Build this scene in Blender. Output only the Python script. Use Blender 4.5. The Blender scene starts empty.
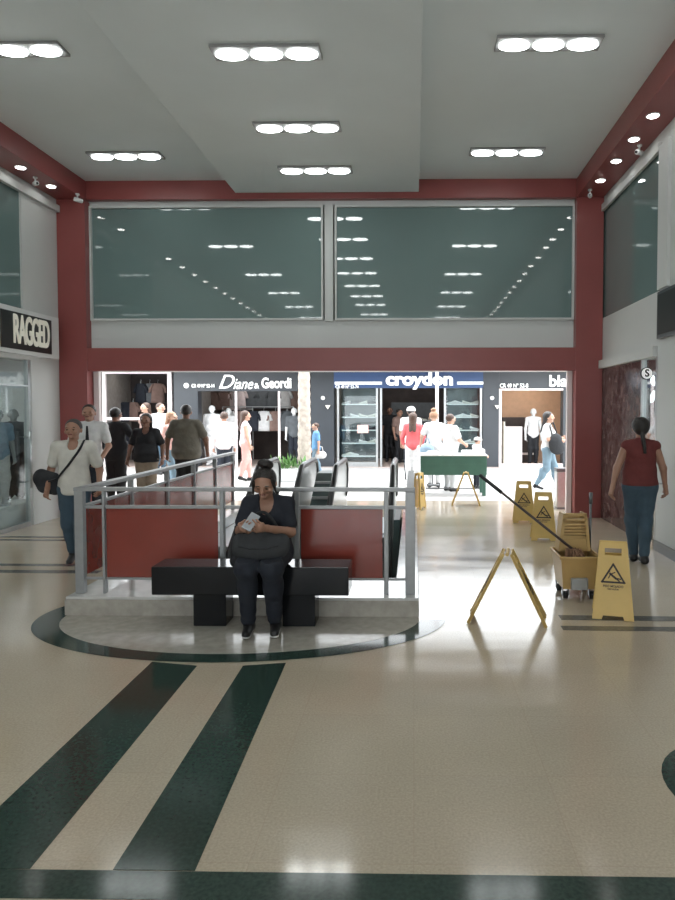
import bpy, bmesh, math, random
import numpy as np
from mathutils import Vector, Matrix
PI = math.pi
random.seed(7)
S = bpy.context.scene
COL = S.collection

# ------------------------------------------------------------------ camera
FPX, PITCH, YAW = 676.0, math.radians(2.0), math.radians(0.9)
CAMZ = 1.65
PPX, PPY = 403.4, 433.6
cd = bpy.data.cameras.new('camera')
cam = bpy.data.objects.new('camera', cd); COL.objects.link(cam)
cam.location = (0, 0, CAMZ)
cam.rotation_euler = (PI/2 - PITCH, 0, YAW)
cd.sensor_fit = 'VERTICAL'; cd.sensor_height = 36.0; cd.lens = FPX/900*36.0
cd.shift_x = -(PPX-337.5)/900; cd.shift_y = (PPY-450)/900
cd.clip_start = 0.05; cd.clip_end = 400
S.camera = cam

# ------------------------------------------------------------------ light
w = bpy.data.worlds.new('sky'); S.world = w; w.use_nodes = True
bg = w.node_tree.nodes['Background']
bg.inputs[0].default_value = (0.93, 0.97, 1.0, 1); bg.inputs[1].default_value = 5.5
sd = bpy.data.lights.new('sun', 'SUN'); sd.energy = 3.8; sd.angle = math.radians(1.5); sd.color = (1, 0.97, 0.92)
sun = bpy.data.objects.new('sun', sd); COL.objects.link(sun)
sun.rotation_euler = (math.radians(-9), math.radians(5), 0)
sun.location = (0, 15, 12)
LAMP_E = 17.0
S.view_settings.view_transform = 'Standard'; S.view_settings.look = 'None'
S.view_settings.gamma = 1.0; S.view_settings.exposure = 0.0
S.view_settings.use_curve_mapping = False

# ------------------------------------------------------------------ pixel -> point
FWD = Vector((-math.sin(YAW)*math.cos(PITCH), math.cos(YAW)*math.cos(PITCH), -math.sin(PITCH)))
RGT = Vector((math.cos(YAW), math.sin(YAW), 0)); UPV = RGT.cross(FWD)
def ray(px, py): return FWD + RGT*((px-PPX)/FPX) - UPV*((py-PPY)/FPX)
def at(px, py, Y):
    r = ray(px, py); t = Y/r.y
    return Vector((r.x*t, Y, CAMZ+r.z*t))
def fl(px, py, z=0.0):
    r = ray(px, py); t = (z-CAMZ)/r.z
    return Vector((r.x*t, r.y*t, z))

# ------------------------------------------------------------------ materials
def lin(c): return tuple(((v/255+0.055)/1.055)**2.4 if v/255 > 0.04045 else v/255/12.92 for v in c)
MATS = {}
def mat(name, col, rough=0.5, metal=0.0, var=0.0, scale=8.0, bump=0.0, bscale=40.0, spec=0.5, emit=0, alpha=1.0, trans=0.0, coat=0.0, ecol=None):
    m = bpy.data.materials.new(name); m.use_nodes = True
    nt = m.node_tree; b = nt.nodes['Principled BSDF']
    b.inputs['Base Color'].default_value = (*col, 1); b.inputs['Roughness'].default_value = rough
    b.inputs['Metallic'].default_value = metal; b.inputs['Specular IOR Level'].default_value = spec
    b.inputs['Alpha'].default_value = alpha; b.inputs['Transmission Weight'].default_value = trans
    b.inputs['Coat Weight'].default_value = coat
    if emit:
        b.inputs['Emission Color'].default_value = (*(ecol or col), 1); b.inputs['Emission Strength'].default_value = emit
    tc = nt.nodes.new('ShaderNodeTexCoord')
    if var > 0:
        n = nt.nodes.new('ShaderNodeTexNoise'); n.inputs['Scale'].default_value = scale; n.inputs['Detail'].default_value = 4
        nt.links.new(tc.outputs['Object'], n.inputs['Vector'])
        r = nt.nodes.new('ShaderNodeValToRGB')
        r.color_ramp.elements[0].position = 0.3; r.color_ramp.elements[1].position = 0.7
        r.color_ramp.elements[0].color = (*[max(0, c*(1-var)) for c in col], 1)
        r.color_ramp.elements[1].color = (*[min(1, c*(1+var)) for c in col], 1)
        nt.links.new(n.outputs['Fac'], r.inputs['Fac']); nt.links.new(r.outputs['Color'], b.inputs['Base Color'])
    if bump > 0:
        n2 = nt.nodes.new('ShaderNodeTexNoise'); n2.inputs['Scale'].default_value = bscale; n2.inputs['Detail'].default_value = 3
        nt.links.new(tc.outputs['Object'], n2.inputs['Vector'])
        bp = nt.nodes.new('ShaderNodeBump'); bp.inputs['Strength'].default_value = bump; bp.inputs['Distance'].default_value = 0.02
        nt.links.new(n2.outputs['Fac'], bp.inputs['Height']); nt.links.new(bp.outputs['Normal'], b.inputs['Normal'])
    MATS[name] = m
    return m
def M(n): return MATS[n]

mat('ceiling_paint', (0.76, 0.82, 0.83), 0.8, var=0.02, scale=1.5)
mat('wall_paint', (0.60, 0.62, 0.61), 0.6, var=0.02, scale=1.5)
mat('white_paint', (0.72, 0.74, 0.74), 0.45)
mat('red_paint', (0.27, 0.068, 0.064), 0.35, var=0.06, scale=2, bump=0.03, bscale=6)
mat('red_panel', (0.27, 0.05, 0.036), 0.14, var=0.06, scale=3, alpha=0.84)
mat('rail_metal', (0.30, 0.31, 0.315), 0.42, 0.35, var=0.05, scale=20)
mat('steel', (0.52, 0.54, 0.55), 0.28, 0.85, var=0.06, scale=20)
mat('dark_steel', (0.16, 0.17, 0.18), 0.35, 0.7)
mat('black_gloss', (0.010, 0.011, 0.013), 0.16, var=0.2, scale=3, spec=0.28)
mat('black_rubber', (0.012, 0.013, 0.014), 0.35)
mat('teal_panel', (0.075, 0.11, 0.11), 0.3, 0.3, var=0.15, scale=5)
mat('pale_panel', (0.62, 0.66, 0.66), 0.2, 0.2)
mat('green_inlay', (0.030, 0.055, 0.045), 0.12, var=0.3, scale=60)
mat('grey_inlay', (0.13, 0.125, 0.11), 0.22, var=0.2, scale=30)
mat('plinth_tile', (0.40, 0.375, 0.33), 0.16, var=0.12, scale=14)
mat('marble_tile', (0.60, 0.60, 0.58), 0.12, var=0.15, scale=4)
mat('concrete', (0.42, 0.41, 0.40), 0.8, var=0.12, scale=2, bump=0.1)
mat('pit_paint', (0.25, 0.25, 0.24), 0.8)
mat('yellow_plastic', (0.62, 0.42, 0.12), 0.42, var=0.05, scale=6)
mat('orange_plastic', (0.50, 0.33, 0.13), 0.4, var=0.06, scale=6)
mat('ink', (0.03, 0.018, 0.01), 0.5)
mat('grey_plastic', (0.35, 0.36, 0.36), 0.4)
mat('mop_cotton', (0.22, 0.12, 0.07), 0.95, var=0.3, scale=30, bump=0.5)
mat('wood_handle', (0.07, 0.05, 0.045), 0.4, var=0.2, scale=20)
mat('table_green', (0.05, 0.13, 0.095), 0.45, var=0.08, scale=6)
mat('white_cloth', (0.75, 0.75, 0.74), 0.8, bump=0.2, bscale=12)
mat('lamp_glow', (1, 1, 1), 0.5, emit=LAMP_E, ecol=(0.95, 1.0, 0.99))
mat('down_glow', (1, 1, 1), 0.5, emit=LAMP_E, ecol=(1.0, 0.99, 0.95))
mat('lamp_frame', (0.28, 0.28, 0.28), 0.5)
mat('facade_dark', (0.036, 0.042, 0.050), 0.4, var=0.06, scale=3)
mat('croydon_blue', (0.03, 0.065, 0.16), 0.4, var=0.08, scale=2)
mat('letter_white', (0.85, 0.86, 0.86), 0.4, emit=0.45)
mat('letter_cream', (0.80, 0.78, 0.68), 0.35, emit=0.15)
mat('sign_black', (0.012, 0.013, 0.013), 0.3)
mat('sign_yellow', (0.55, 0.42, 0.10), 0.4)
mat('shop_wall', (0.32, 0.30, 0.28), 0.7, var=0.1)
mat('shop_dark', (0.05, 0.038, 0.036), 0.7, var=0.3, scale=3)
mat('shop_warm', (0.62, 0.40, 0.27), 0.6, var=0.06)
mat('shop_floor', (0.45, 0.36, 0.32), 0.3, var=0.08)
mat('shelf_back', (0.10, 0.125, 0.135), 0.5, var=0.3, scale=4)
mat('logo_white', (0.9, 0.95, 0.95), 0.4, emit=2.5)
mat('shelf_white', (0.70, 0.74, 0.75), 0.4)
mat('frame_white', (0.78, 0.70, 0.70), 0.4)
mat('bark', (0.42, 0.37, 0.32), 0.85, var=0.25, scale=9, bump=0.6, bscale=14)
mat('leaf', (0.10, 0.22, 0.06), 0.5, var=0.4, scale=10)
mat('granite_red', (0.085, 0.056, 0.052), 0.16, var=0.9, scale=9)
mat('skin_tan', (0.34, 0.185, 0.125), 0.5, var=0.05, scale=12)
mat('skin_dark', (0.20, 0.10, 0.068), 0.5, var=0.05, scale=12)
mat('skin_light', (0.50, 0.30, 0.22), 0.5, var=0.05, scale=12)
mat('eye_white', (0.6, 0.58, 0.55), 0.3)
mat('eye_dark', (0.015, 0.01, 0.008), 0.2)
mat('lips', (0.22, 0.07, 0.06), 0.5)
mat('hair_black', (0.012, 0.009, 0.008), 0.45, var=0.4, scale=40, bump=0.5, bscale=60)
mat('hair_brown', (0.06, 0.03, 0.018), 0.45, var=0.4, scale=40, bump=0.5, bscale=60)
mat('hair_fair', (0.35, 0.20, 0.12), 0.5, var=0.3, scale=40, bump=0.5, bscale=60)
mat('hair_grey', (0.05, 0.045, 0.042), 0.6, var=0.3, scale=40, bump=0.5, bscale=60)
def cloth(n, c, **k): return mat(n, c, 0.85, var=0.10, scale=10, bump=0.55, bscale=14, **k)
cloth('cloth_white', (0.58, 0.57, 0.52)); cloth('cloth_bright', (0.62, 0.62, 0.62)); cloth('cloth_navy', (0.012, 0.015, 0.024))
cloth('cloth_black', (0.010, 0.011, 0.014)); cloth('cloth_maroon', (0.13, 0.026, 0.024)); cloth('denim', (0.042, 0.075, 0.105))
cloth('denim_light', (0.16, 0.24, 0.30)); cloth('denim_dark', (0.013, 0.017, 0.027)); cloth('cloth_khaki', (0.26, 0.21, 0.16)); cloth('cloth_olive', (0.115, 0.105, 0.085))
cloth('cloth_pink', (0.72, 0.42, 0.38)); cloth('cloth_red', (0.62, 0.12, 0.13)); cloth('cloth_blue', (0.13, 0.30, 0.52))
cloth('cloth_stripe', (0.70, 0.60, 0.60)); cloth('cloth_grey', (0.10, 0.11, 0.12)); cloth('cloth_brown', (0.20, 0.13, 0.11)); cloth('bag_dark', (0.022, 0.024, 0.028)); cloth('bag_grey', (0.035, 0.038, 0.042)); cloth('bag_blue', (0.26, 0.36, 0.46))
mat('shoe_black', (0.012, 0.012, 0.013), 0.4); mat('shoe_sole', (0.62, 0.62, 0.60), 0.5)
mat('phone_body', (0.45, 0.47, 0.5), 0.2, 0.4); mat('lens_black', (0.01, 0.01, 0.012), 0.15)

def glass(name, tint, refl, rough=0.02):
    m = bpy.data.materials.new(name); m.use_nodes = True; nt = m.node_tree; nt.nodes.clear()
    out = nt.nodes.new('ShaderNodeOutputMaterial'); mx = nt.nodes.new('ShaderNodeMixShader')
    t = nt.nodes.new('ShaderNodeBsdfTransparent'); g = nt.nodes.new('ShaderNodeBsdfGlossy'); lw = nt.nodes.new('ShaderNodeLayerWeight'); lw.inputs['Blend'].default_value = 0.5; pw = nt.nodes.new('ShaderNodeMath'); pw.operation = 'POWER'; pw.inputs[1].default_value = 4.0; nt.links.new(lw.outputs['Facing'], pw.inputs[0])
    fr = nt.nodes.new('ShaderNodeMapRange'); fr.inputs['To Min'].default_value = 0.04; fr.inputs['To Max'].default_value = 0.95; nt.links.new(pw.outputs[0], fr.inputs['Value'])
    t.inputs['Color'].default_value = (*tint, 1); g.inputs['Roughness'].default_value = rough
    nt.links.new(fr.outputs[0], mx.inputs[0]); nt.links.new(t.outputs[0], mx.inputs[1]); nt.links.new(g.outputs[0], mx.inputs[2])
    nt.links.new(mx.outputs[0], out.inputs['Surface']); MATS[name] = m
glass('clear_glass', (0.86, 0.9, 0.9), 1.45)
# upper windows: dark teal film on glass, mirror-like
mat('tinted_glass', (0.155, 0.225, 0.22), 0.03, spec=0.8, var=0.08, scale=0.5)

def floor_material():
    m = bpy.data.materials.new('terrazzo'); m.use_nodes = True; nt = m.node_tree; b = nt.nodes['Principled BSDF']
    tc = nt.nodes.new('ShaderNodeTexCoord')
    n = nt.nodes.new('ShaderNodeTexNoise'); n.inputs['Scale'].default_value = 90; n.inputs['Detail'].default_value = 3
    n2 = nt.nodes.new('ShaderNodeTexNoise'); n2.inputs['Scale'].default_value = 1.1; n2.inputs['Detail'].default_value = 5
    br = nt.nodes.new('ShaderNodeTexBrick'); br.offset = 0; br.inputs['Scale'].default_value = 1.0
    br.inputs['Brick Width'].default_value = 0.6; br.inputs['Row Height'].default_value = 0.6; br.inputs['Mortar Size'].default_value = 0.0022
    br.inputs['Color1'].default_value = (0.53, 0.45, 0.345, 1); br.inputs['Color2'].default_value = (0.51, 0.435, 0.335, 1); br.inputs['Mortar'].default_value = (0.49, 0.405, 0.31, 1)
    for k in (n, n2, br): nt.links.new(tc.outputs['Object'], k.inputs['Vector'])
    def mul(a, bsock, lo, hi):
        r = nt.nodes.new('ShaderNodeMapRange'); r.inputs['To Min'].default_value = lo; r.inputs['To Max'].default_value = hi
        r.inputs['From Min'].default_value = 0.3; r.inputs['From Max'].default_value = 0.7
        nt.links.new(bsock, r.inputs['Value'])
        mx = nt.nodes.new('ShaderNodeMixRGB'); mx.blend_type = 'MULTIPLY'; mx.inputs[0].default_value = 1
        nt.links.new(a, mx.inputs[1]); nt.links.new(r.outputs[0], mx.inputs[2]); return mx.outputs[0]
    c = mul(br.outputs['Color'], n.outputs['Fac'], 0.88, 1.1); c = mul(c, n2.outputs['Fac'], 0.94, 1.05)
    nt.links.new(c, b.inputs['Base Color'])
    # worn, wiped polish: broad lateral streaks in the gloss
    mp = nt.nodes.new('ShaderNodeMapping'); mp.inputs['Scale'].default_value = (0.35, 2.6, 1)
    n3 = nt.nodes.new('ShaderNodeTexNoise'); n3.inputs['Scale'].default_value = 1.4; n3.inputs['Detail'].default_value = 5
    nt.links.new(tc.outputs['Object'], mp.inputs[0]); nt.links.new(mp.outputs[0], n3.inputs['Vector'])
    rr = nt.nodes.new('ShaderNodeMapRange'); rr.inputs['From Min'].default_value = 0.35; rr.inputs['From Max'].default_value = 0.65
    rr.inputs['To Min'].default_value = 0.09; rr.inputs['To Max'].default_value = 0.19
    nt.links.new(n3.outputs['Fac'], rr.inputs['Value']); nt.links.new(rr.outputs[0], b.inputs['Roughness'])
    bp = nt.nodes.new('ShaderNodeBump'); bp.inputs['Strength'].default_value = 0.05; bp.inputs['Distance'].default_value = 0.02
    nt.links.new(n3.outputs['Fac'], bp.inputs['Height']); nt.links.new(bp.outputs['Normal'], b.inputs['Normal'])
    b.inputs['Specular IOR Level'].default_value = 0.85
    MATS['terrazzo'] = m
floor_material()

# ------------------------------------------------------------------ mesh helpers
class MB:
    def __init__(s): s.bm = bmesh.new()
    def box(s, x0, y0, z0, x1, y1, z1, bev=0.0, mtx=None):
        m = Matrix.Translation(((x0+x1)/2, (y0+y1)/2, (z0+z1)/2)) @ Matrix.Diagonal((abs(x1-x0), abs(y1-y0), abs(z1-z0), 1))
        r = bmesh.ops.create_cube(s.bm, size=1, matrix=m)
        if bev > 0:
            es = list({e for v in r['verts'] for e in v.link_edges})
            rb = bmesh.ops.bevel(s.bm, geom=es, offset=bev, segments=2, affect='EDGES', profile=0.5)
            vs = list({v for f in rb['faces'] for v in f.verts} | {v for v in r['verts'] if v.is_valid})
        else: vs = r['verts']
        if mtx is not None: bmesh.ops.transform(s.bm, matrix=mtx, verts=vs)
        return s
    def tube(s, pts, r, seg=10, cap=True, flat=1.0, closed=False):
        pts = [Vector(p) for p in pts]; n = len(pts)
        rs = r if isinstance(r, (list, tuple)) else [r]*n
        rings = []; prev = None
        for i, p in enumerate(pts):
            if closed: t = (pts[(i+1) % n]-pts[i-1]).normalized()
            else: t = (pts[min(i+1, n-1)]-pts[max(i-1, 0)]).normalized()
            if prev is None:
                a = Vector((0, 0, 1)) if abs(t.z) < 0.9 else Vector((1, 0, 0))
                u = t.cross(a).normalized()
            else: u = (prev-t*prev.dot(t)).normalized()
            prev = u; v = t.cross(u)
            rings.append([s.bm.verts.new(p+u*math.cos(2*PI*k/seg)*rs[i]+v*math.sin(2*PI*k/seg)*rs[i]*flat) for k in range(seg)])
        for i in range(n if closed else n-1):
            A, B = rings[i], rings[(i+1) % n]
            for k in range(seg): s.bm.faces.new((A[k], A[(k+1) % seg], B[(k+1) % seg], B[k]))
        if cap and not closed:
            s.bm.faces.new(rings[0][::-1]); s.bm.faces.new(rings[-1])
        return s
    def prism(s, poly, h0, h1, axis='z'):
        f = {'z': lambda a, b, h: (a, b, h), 'y': lambda a, b, h: (a, h, b), 'x': lambda a, b, h: (h, a, b)}[axis]
        A = [s.bm.verts.new(f(a, b, h0)) for a, b in poly]; B = [s.bm.verts.new(f(a, b, h1)) for a, b in poly]
        n = len(poly)
        for k in range(n): s.bm.faces.new((A[k], A[(k+1) % n], B[(k+1) % n], B[k]))
        s.bm.faces.new(A[::-1]); s.bm.faces.new(B)
        return s
    def lathe(s, prof, seg=24, c=(0, 0, 0)):
        rings = []
        for r, z in prof:
            rings.append([s.bm.verts.new((c[0]+r*math.cos(2*PI*k/seg), c[1]+r*math.sin(2*PI*k/seg), c[2]+z)) for k in range(seg)])
        for A, B in zip(rings, rings[1:]):
            for k in range(seg): s.bm.faces.new((A[k], A[(k+1) % seg], B[(k+1) % seg], B[k]))
        if prof[0][0] > 1e-5: s.bm.faces.new(rings[0][::-1])
        if prof[-1][0] > 1e-5: s.bm.faces.new(rings[-1])
        return s
    def ball(s, c, r, sub=2, sc=(1, 1, 1)):
        m = Matrix.Translation(c) @ Matrix.Diagonal((r*sc[0], r*sc[1], r*sc[2], 1))
        bmesh.ops.create_icosphere(s.bm, subdivisions=sub, radius=1, matrix=m); return s
    def quad(s, pts):
        s.bm.faces.new([s.bm.verts.new(p) for p in pts]); return s
    def build(s, name, m, parent=None, smooth=False, kind=None, loc=None):
        bmesh.ops.remove_doubles(s.bm, verts=s.bm.verts, dist=1e-6)
        bmesh.ops.recalc_face_normals(s.bm, faces=s.bm.faces)
        me = bpy.data.meshes.new(name); s.bm.to_mesh(me); s.bm.free()
        me.materials.append(M(m) if isinstance(m, str) else m)
        o = bpy.data.objects.new(name, me); COL.objects.link(o)
        if smooth:
            for p in me.polygons: p.use_smooth = True
        if parent: o.parent = parent
        if kind: o['kind'] = kind
        if loc: o.location = loc
        return o
def tag(o, label=None, cat=None, group=None, kind=None):
    if label: o['label'] = label
    if cat: o['category'] = cat
    if group: o['group'] = group
    if kind: o['kind'] = kind
    return o
def empty(name, loc=(0, 0, 0), rz=0, label=None, cat=None, group=None):
    o = bpy.data.objects.new(name, None); COL.objects.link(o); o.location = loc; o.rotation_euler = (0, 0, rz)
    o.empty_display_size = 0.1
    return tag(o, label, cat, group)
def kids(o): return [c for c in o.children]
def dup(o, loc=None, rz=None, label=None, group=None, parent=None):
    c = o.copy(); COL.objects.link(c)
    if parent is not None: c.parent = parent
    for ch in list(o.children): dup(ch, parent=c)
    if loc is not None: c.location = loc
    if rz is not None: c.rotation_euler = (c.rotation_euler[0], c.rotation_euler[1], rz)
    if label: c['label'] = label
    if group: c['group'] = group
    return c
def text(name, s, size, m, parent, loc, rot=(PI/2, 0, 0), ext=0.01, offset=0.0, sx=1.0, shear=0.0, align='CENTER', width=None, spacing=1.0):
    cu = bpy.data.curves.new(name, 'FONT'); cu.body = s; cu.size = size; cu.extrude = ext; cu.offset = offset
    cu.shear = shear; cu.align_x = align; cu.align_y = 'CENTER'; cu.resolution_u = 4; cu.space_character = spacing
    t = bpy.data.objects.new(name, cu); COL.objects.link(t)
    bpy.context.view_layer.update()
    me = bpy.data.meshes.new_from_object(t.evaluated_get(bpy.context.evaluated_depsgraph_get()))
    bpy.data.objects.remove(t); bpy.data.curves.remove(cu)
    if width:
        xs = [v.co.x for v in me.vertices]; sx = width/(max(xs)-min(xs))
    me.transform(Matrix.Diagonal((sx, 1, 1, 1)))
    me.materials.clear(); me.materials.append(M(m))
    o = bpy.data.objects.new(name, me); COL.objects.link(o); o.location = loc; o.rotation_euler = rot
    if parent: o.parent = parent
    return o

# ================================================================== SETTING
XL, XR, YB, YR = -5.46, 2.86, 10.5, -9.0       # left wall, right wall, back facade, rear wall
ZC, ZB = 5.15, 4.95                             # ceiling, dropped bulkhead
WX0, WX1, WY0, WY1 = -2.62, -0.16, 5.92, 10.35  # escalator well opening
st = dict(kind='structure')
f = MB()
f.box(-9.2, YR, -0.1, 9, WY0, 0); f.box(-9.2, WY0, -0.1, WX0, YB+1.75, 0); f.box(WX1, WY0, -0.1, 9, YB+1.75, 0); f.box(WX0, WY1, -0.1, WX1, YB+1.75, 0)
f.build('floor', 'terrazzo', **st)
# street paving in daylight and the ground under the shops
MB().box(-16, YB+1.75, -0.12, 12, 19.4, -0.005).build('street', 'concrete', **st)
# green inlays set flush in the floor
def ell(a, b, n0, n1, n=40): return [(-1.365+a*math.cos(n0+(n1-n0)*k/n), 5.34+b*math.sin(n0+(n1-n0)*k/n)) for k in range(n+1)]
def flush(name, polys, m, z):
    b = MB()
    for p in polys: b.prism(p, 0.0003, z, 'z')
    return b.build(name, m, kind='structure')
ring = [ell(1.42, .85, PI+0.005, 2*PI) + ell(1.60, 1.0, 2*PI+0.25, PI-0.45)]
rb = MB(); A = ell(1.42, .85, PI-0.45, 2*PI-0.08, 60); B = ell(1.62, 1.0, PI-0.45, 2*PI-0.08, 60)
for k in range(60):
    rb.quad([(*A[k], 0.003), (*B[k], 0.003), (*B[k+1], 0.003), (*A[k+1], 0.003)])
rb.build('trim_1', 'green_inlay', **st)
def fq(pts): return [tuple(fl(*p)[:2]) for p in pts]
s1 = fq([(152, 662), (197, 666), (30, 869)]); s1.append(tuple(fl(-66, 869)[:2]))
s2 = fq([(243, 666), (286, 663), (195, 871), (113, 870)])
flush('trim_2', [s1], 'green_inlay', 0.0024); flush('trim_3', [s2], 'green_inlay', 0.0024)
band = [tuple(fl(-120, 868)[:2]), tuple(fl(760, 879)[:2]), tuple(fl(760, 907)[:2]), tuple(fl(-120, 897)[:2])]
flush('trim_4', [band], 'green_inlay', 0.0024)
c0 = (1.53, 2.92)
flush('trim_5', [[(c0[0]+.42*math.cos(2*PI*k/40), c0[1]+.42*math.sin(2*PI*k/40)) for k in range(40)]], 'green_inlay', 0.0024)
flush('trim_6', [[(1.16, 5.28), (XR, 5.24), (XR, 5.36), (1.16, 5.40)], [(1.12, 5.03), (XR, 4.99), (XR, 5.10), (1.12, 5.13)]], 'grey_inlay', 0.0024)
flush('trim_7', [[(XL, 8.62), (-2.85, 8.58), (-2.85, 8.66), (XL, 8.70)], [(XL, 8.42), (-2.85, 8.38), (-2.85, 8.46), (XL, 8.50)], [(XL, 7.05), (-2.95, 7.02), (-2.95, 7.12), (XL, 7.15)], [(XL, 6.75), (-3.2, 6.72), (-3.2, 6.84), (XL, 6.87)]], 'grey_inlay', 0.0024)
# platform tiles inside the ring
pl = MB(); poly = [(-2.77, 5.336)]+ell(1.42, .85, PI+0.0, 2*PI-0.15)+[(.035, 5.336)]; pl.prism(poly, 0.0003, 0.004, 'z'); pl.build('bench_platform', 'plinth_tile', **st)
# raised kerb round the escalator well
k = MB()
k.box(-2.80, 5.34, 0.0045, 0.04, WY0, 0.15, .006); k.box(-2.80, WY0, 0.0045, WX0, WY1, 0.15, .006); k.box(WX1, WY0, 0.0045, 0.04, WY1, 0.15, .006)
k.build('escalator_kerb', 'marble_tile', **st)
MB().box(-2.80, 5.325, 0.0045, 0.04, 5.338, 0.13).build('kerb_riser', 'plinth_tile', **st)
# pit of the lower storey seen through the well
p = MB(); p.box(WX0-.12, 3.0, -3.8, WX1+.12, 10.6, -3.7); p.box(WX0-.12, 3.0, -3.7, WX0, 10.5, -.1); p.box(WX1, 3.0, -3.7, WX1+.12, 10.5, -.1)
p.box(WX0-.12, WY1, -3.7, WX1+.12, WY1+.15, -.1); p.box(WX0-.12, 2.9, -3.7, WX1+.12, 3.0, -.1)
p.build('well_shaft', 'pit_paint', **st)
# ceiling
MB().box(-9.2, YR, ZC, 3.4, YB+.3, ZC+.12).build('ceiling', 'ceiling_paint', **st)
MB().box(-2.72, YR, ZB, 0.07, 10.36, ZC-.001, .004).build('ceiling_bulkhead', 'ceiling_paint', **st)
# red soffits with downlights
ZS = 4.86
MB().box(XL, YR, ZS, -5.02, YB-.02, ZC-.002, .004).build('trim_8', 'red_paint', **st)
MB().box(2.455, YR, ZS, XR, YB-.02, ZC-.002, .004).build('trim_9', 'red_paint', **st)
MB().box(-5.02, YB-.12, 4.865, 2.455, YB-.01, ZC-.002, .004).build('trim_10', 'red_paint', **st)
MB().box(-5.02, YB-.16, 2.25, 2.455, YB-.01, 2.60, .004).build('trim_11', 'red_paint', **st)
# pillars
MB().box(XL, 10.34, 0, -5.025, YB+.10, ZS-.001, .006).build('pillar', 'red_paint', **st)
MB().box(2.455, 10.34, 0, XR, YB+.10, ZS-.001, .006).build('pillar', 'red_paint', **st)
# back facade above the entrance
b = MB(); b.box(-5.2, YB, 2.6, 2.6, YB+.3, 3.045); b.box(-5.2, YB, 4.805, 2.6, YB+.3, ZC-.003); b.box(-5.2, YB, 2.255, 2.6, YB+.3, 2.60)
b.build('wall_back', 'wall_paint', **st)
# unseen canopy over the entrance, added to keep sun off the floor
MB().box(XL, YB+.31, 2.75, XR, YB+2.3, 2.95).build('unseen_entrance_canopy', 'wall_paint', **st)
def window(n, x0, x1, z0, z1, Y):
    root = empty('window_%d' % n, (0, 0, 0)); root['kind'] = 'structure'
    g = MB().box(x0, Y+.02, z0, x1, Y+.04, z1).build('window_pane', 'tinted_glass', root)
    fr = MB(); t = .03
    fr.box(x0-t, Y-.03, z0-t, x1+t, Y+.05, z0); fr.box(x0-t, Y-.03, z1, x1+t, Y+.05, z1+t); fr.box(x0-t, Y-.03, z0, x0, Y+.05, z1); fr.box(x1, Y-.03, z0, x1+t, Y+.05, z1)
    fr.build('window_frame', 'wall_paint', root)
window(1, -4.985, -1.43, 3.065, 4.76, YB-.02); window(2, -1.19, 2.42, 3.065, 4.76, YB-.02)
MB().box(-1.375, YB-.04, 3.02, -1.245, YB+.28, 4.80).build('trim_12', 'wall_paint', **st)
MB().box(-4.92, YB+.12, 3.02, 2.41, YB+.28, 4.80).build('wall_back_lining', 'pit_paint', **st)
# white entrance jambs
MB().box(-5.015, YB+.02, 0, -4.93, YB+.10, 2.25, .004).build('trim_13', 'frame_white', **st)
MB().box(2.37, YB+.02, 0, 2.45, YB+.10, 2.25, .004).build('trim_14', 'frame_white', **st)
# right wall
b = MB()
b.box(XR, YR, 2.40, XR+.3, YB+.3, 3.04); b.box(XR, YR, 4.68, XR+.3, YB+.3, ZC-.004); b.box(XR-.04, 7.65, 3.04, XR+.3, 7.95, 4.68); b.box(XR, 6.3, 3.04, XR+.3, 7.65, 4.68)
b.box(XR-.01, 7.05, 0.12, XR+.3, 7.99, 2.40); b.box(XR, 10.46, 3.04, XR+.3, YB+.3, 4.68); b.box(XR, YR, 0, XR+.3, 7.05, 2.40); b.box(XR, YR, 3.04, XR+.3, 6.3, 4.68)
b.build('wall_right', 'wall_paint', **st)
MB().box(XR-.06, 8.0, 2.28, XR+.3, 10.335, 2.399).build('trim_15', 'wall_paint', **st)
MB().box(XR-.025, 7.03, 0, XR+.02, 8.0, 0.12).build('baseboard_right', 'dark_steel', **st)
r = empty('window_3'); r['kind'] = 'structure'
MB().box(XR+.02, 7.96, 3.05, XR+.04, 10.45, 4.67).build('window_pane', 'tinted_glass', r)
MB().box(XR+.15, 7.96, 3.04, XR+.3, 10.5, 4.68).build('wall_right_lining', 'pit_paint', **st)
MB().box(XR-.04, 7.96, 4.64, XR+.0, 10.335, 4.74).build('trim_16', 'wall_paint', **st)
MB().box(XR, 8.56, 0, XR+.3, 10.5, 2.28).build('wall_right_cladding', 'granite_red', **st)
# right shop window strip
r = empty('window_4'); r['kind'] = 'structure'
MB().box(XR+.02, 8.04, 0.05, XR+.03, 8.52, 2.27).build('window_pane', 'clear_glass', r)
MB().box(XR-.01, 8.52, 0.0, XR+.05, 8.56, 2.28).box(XR-.01, 8.0, 0.0, XR+.05, 8.04, 2.28).build('window_frame', 'steel', r)
MB().box(XR+.31, 7.3, 0, 5.0, 7.4, 2.6).box(4.9, 7.4, 0, 5.0, 10.2, 2.6).box(XR+.31, 10.1, 0, 4.9, 10.2, 2.6).box(XR+.31, 7.3, 2.6, 5.0, 10.2, 2.7).build('wall_shop_right', 'white_paint', **st)
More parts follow.
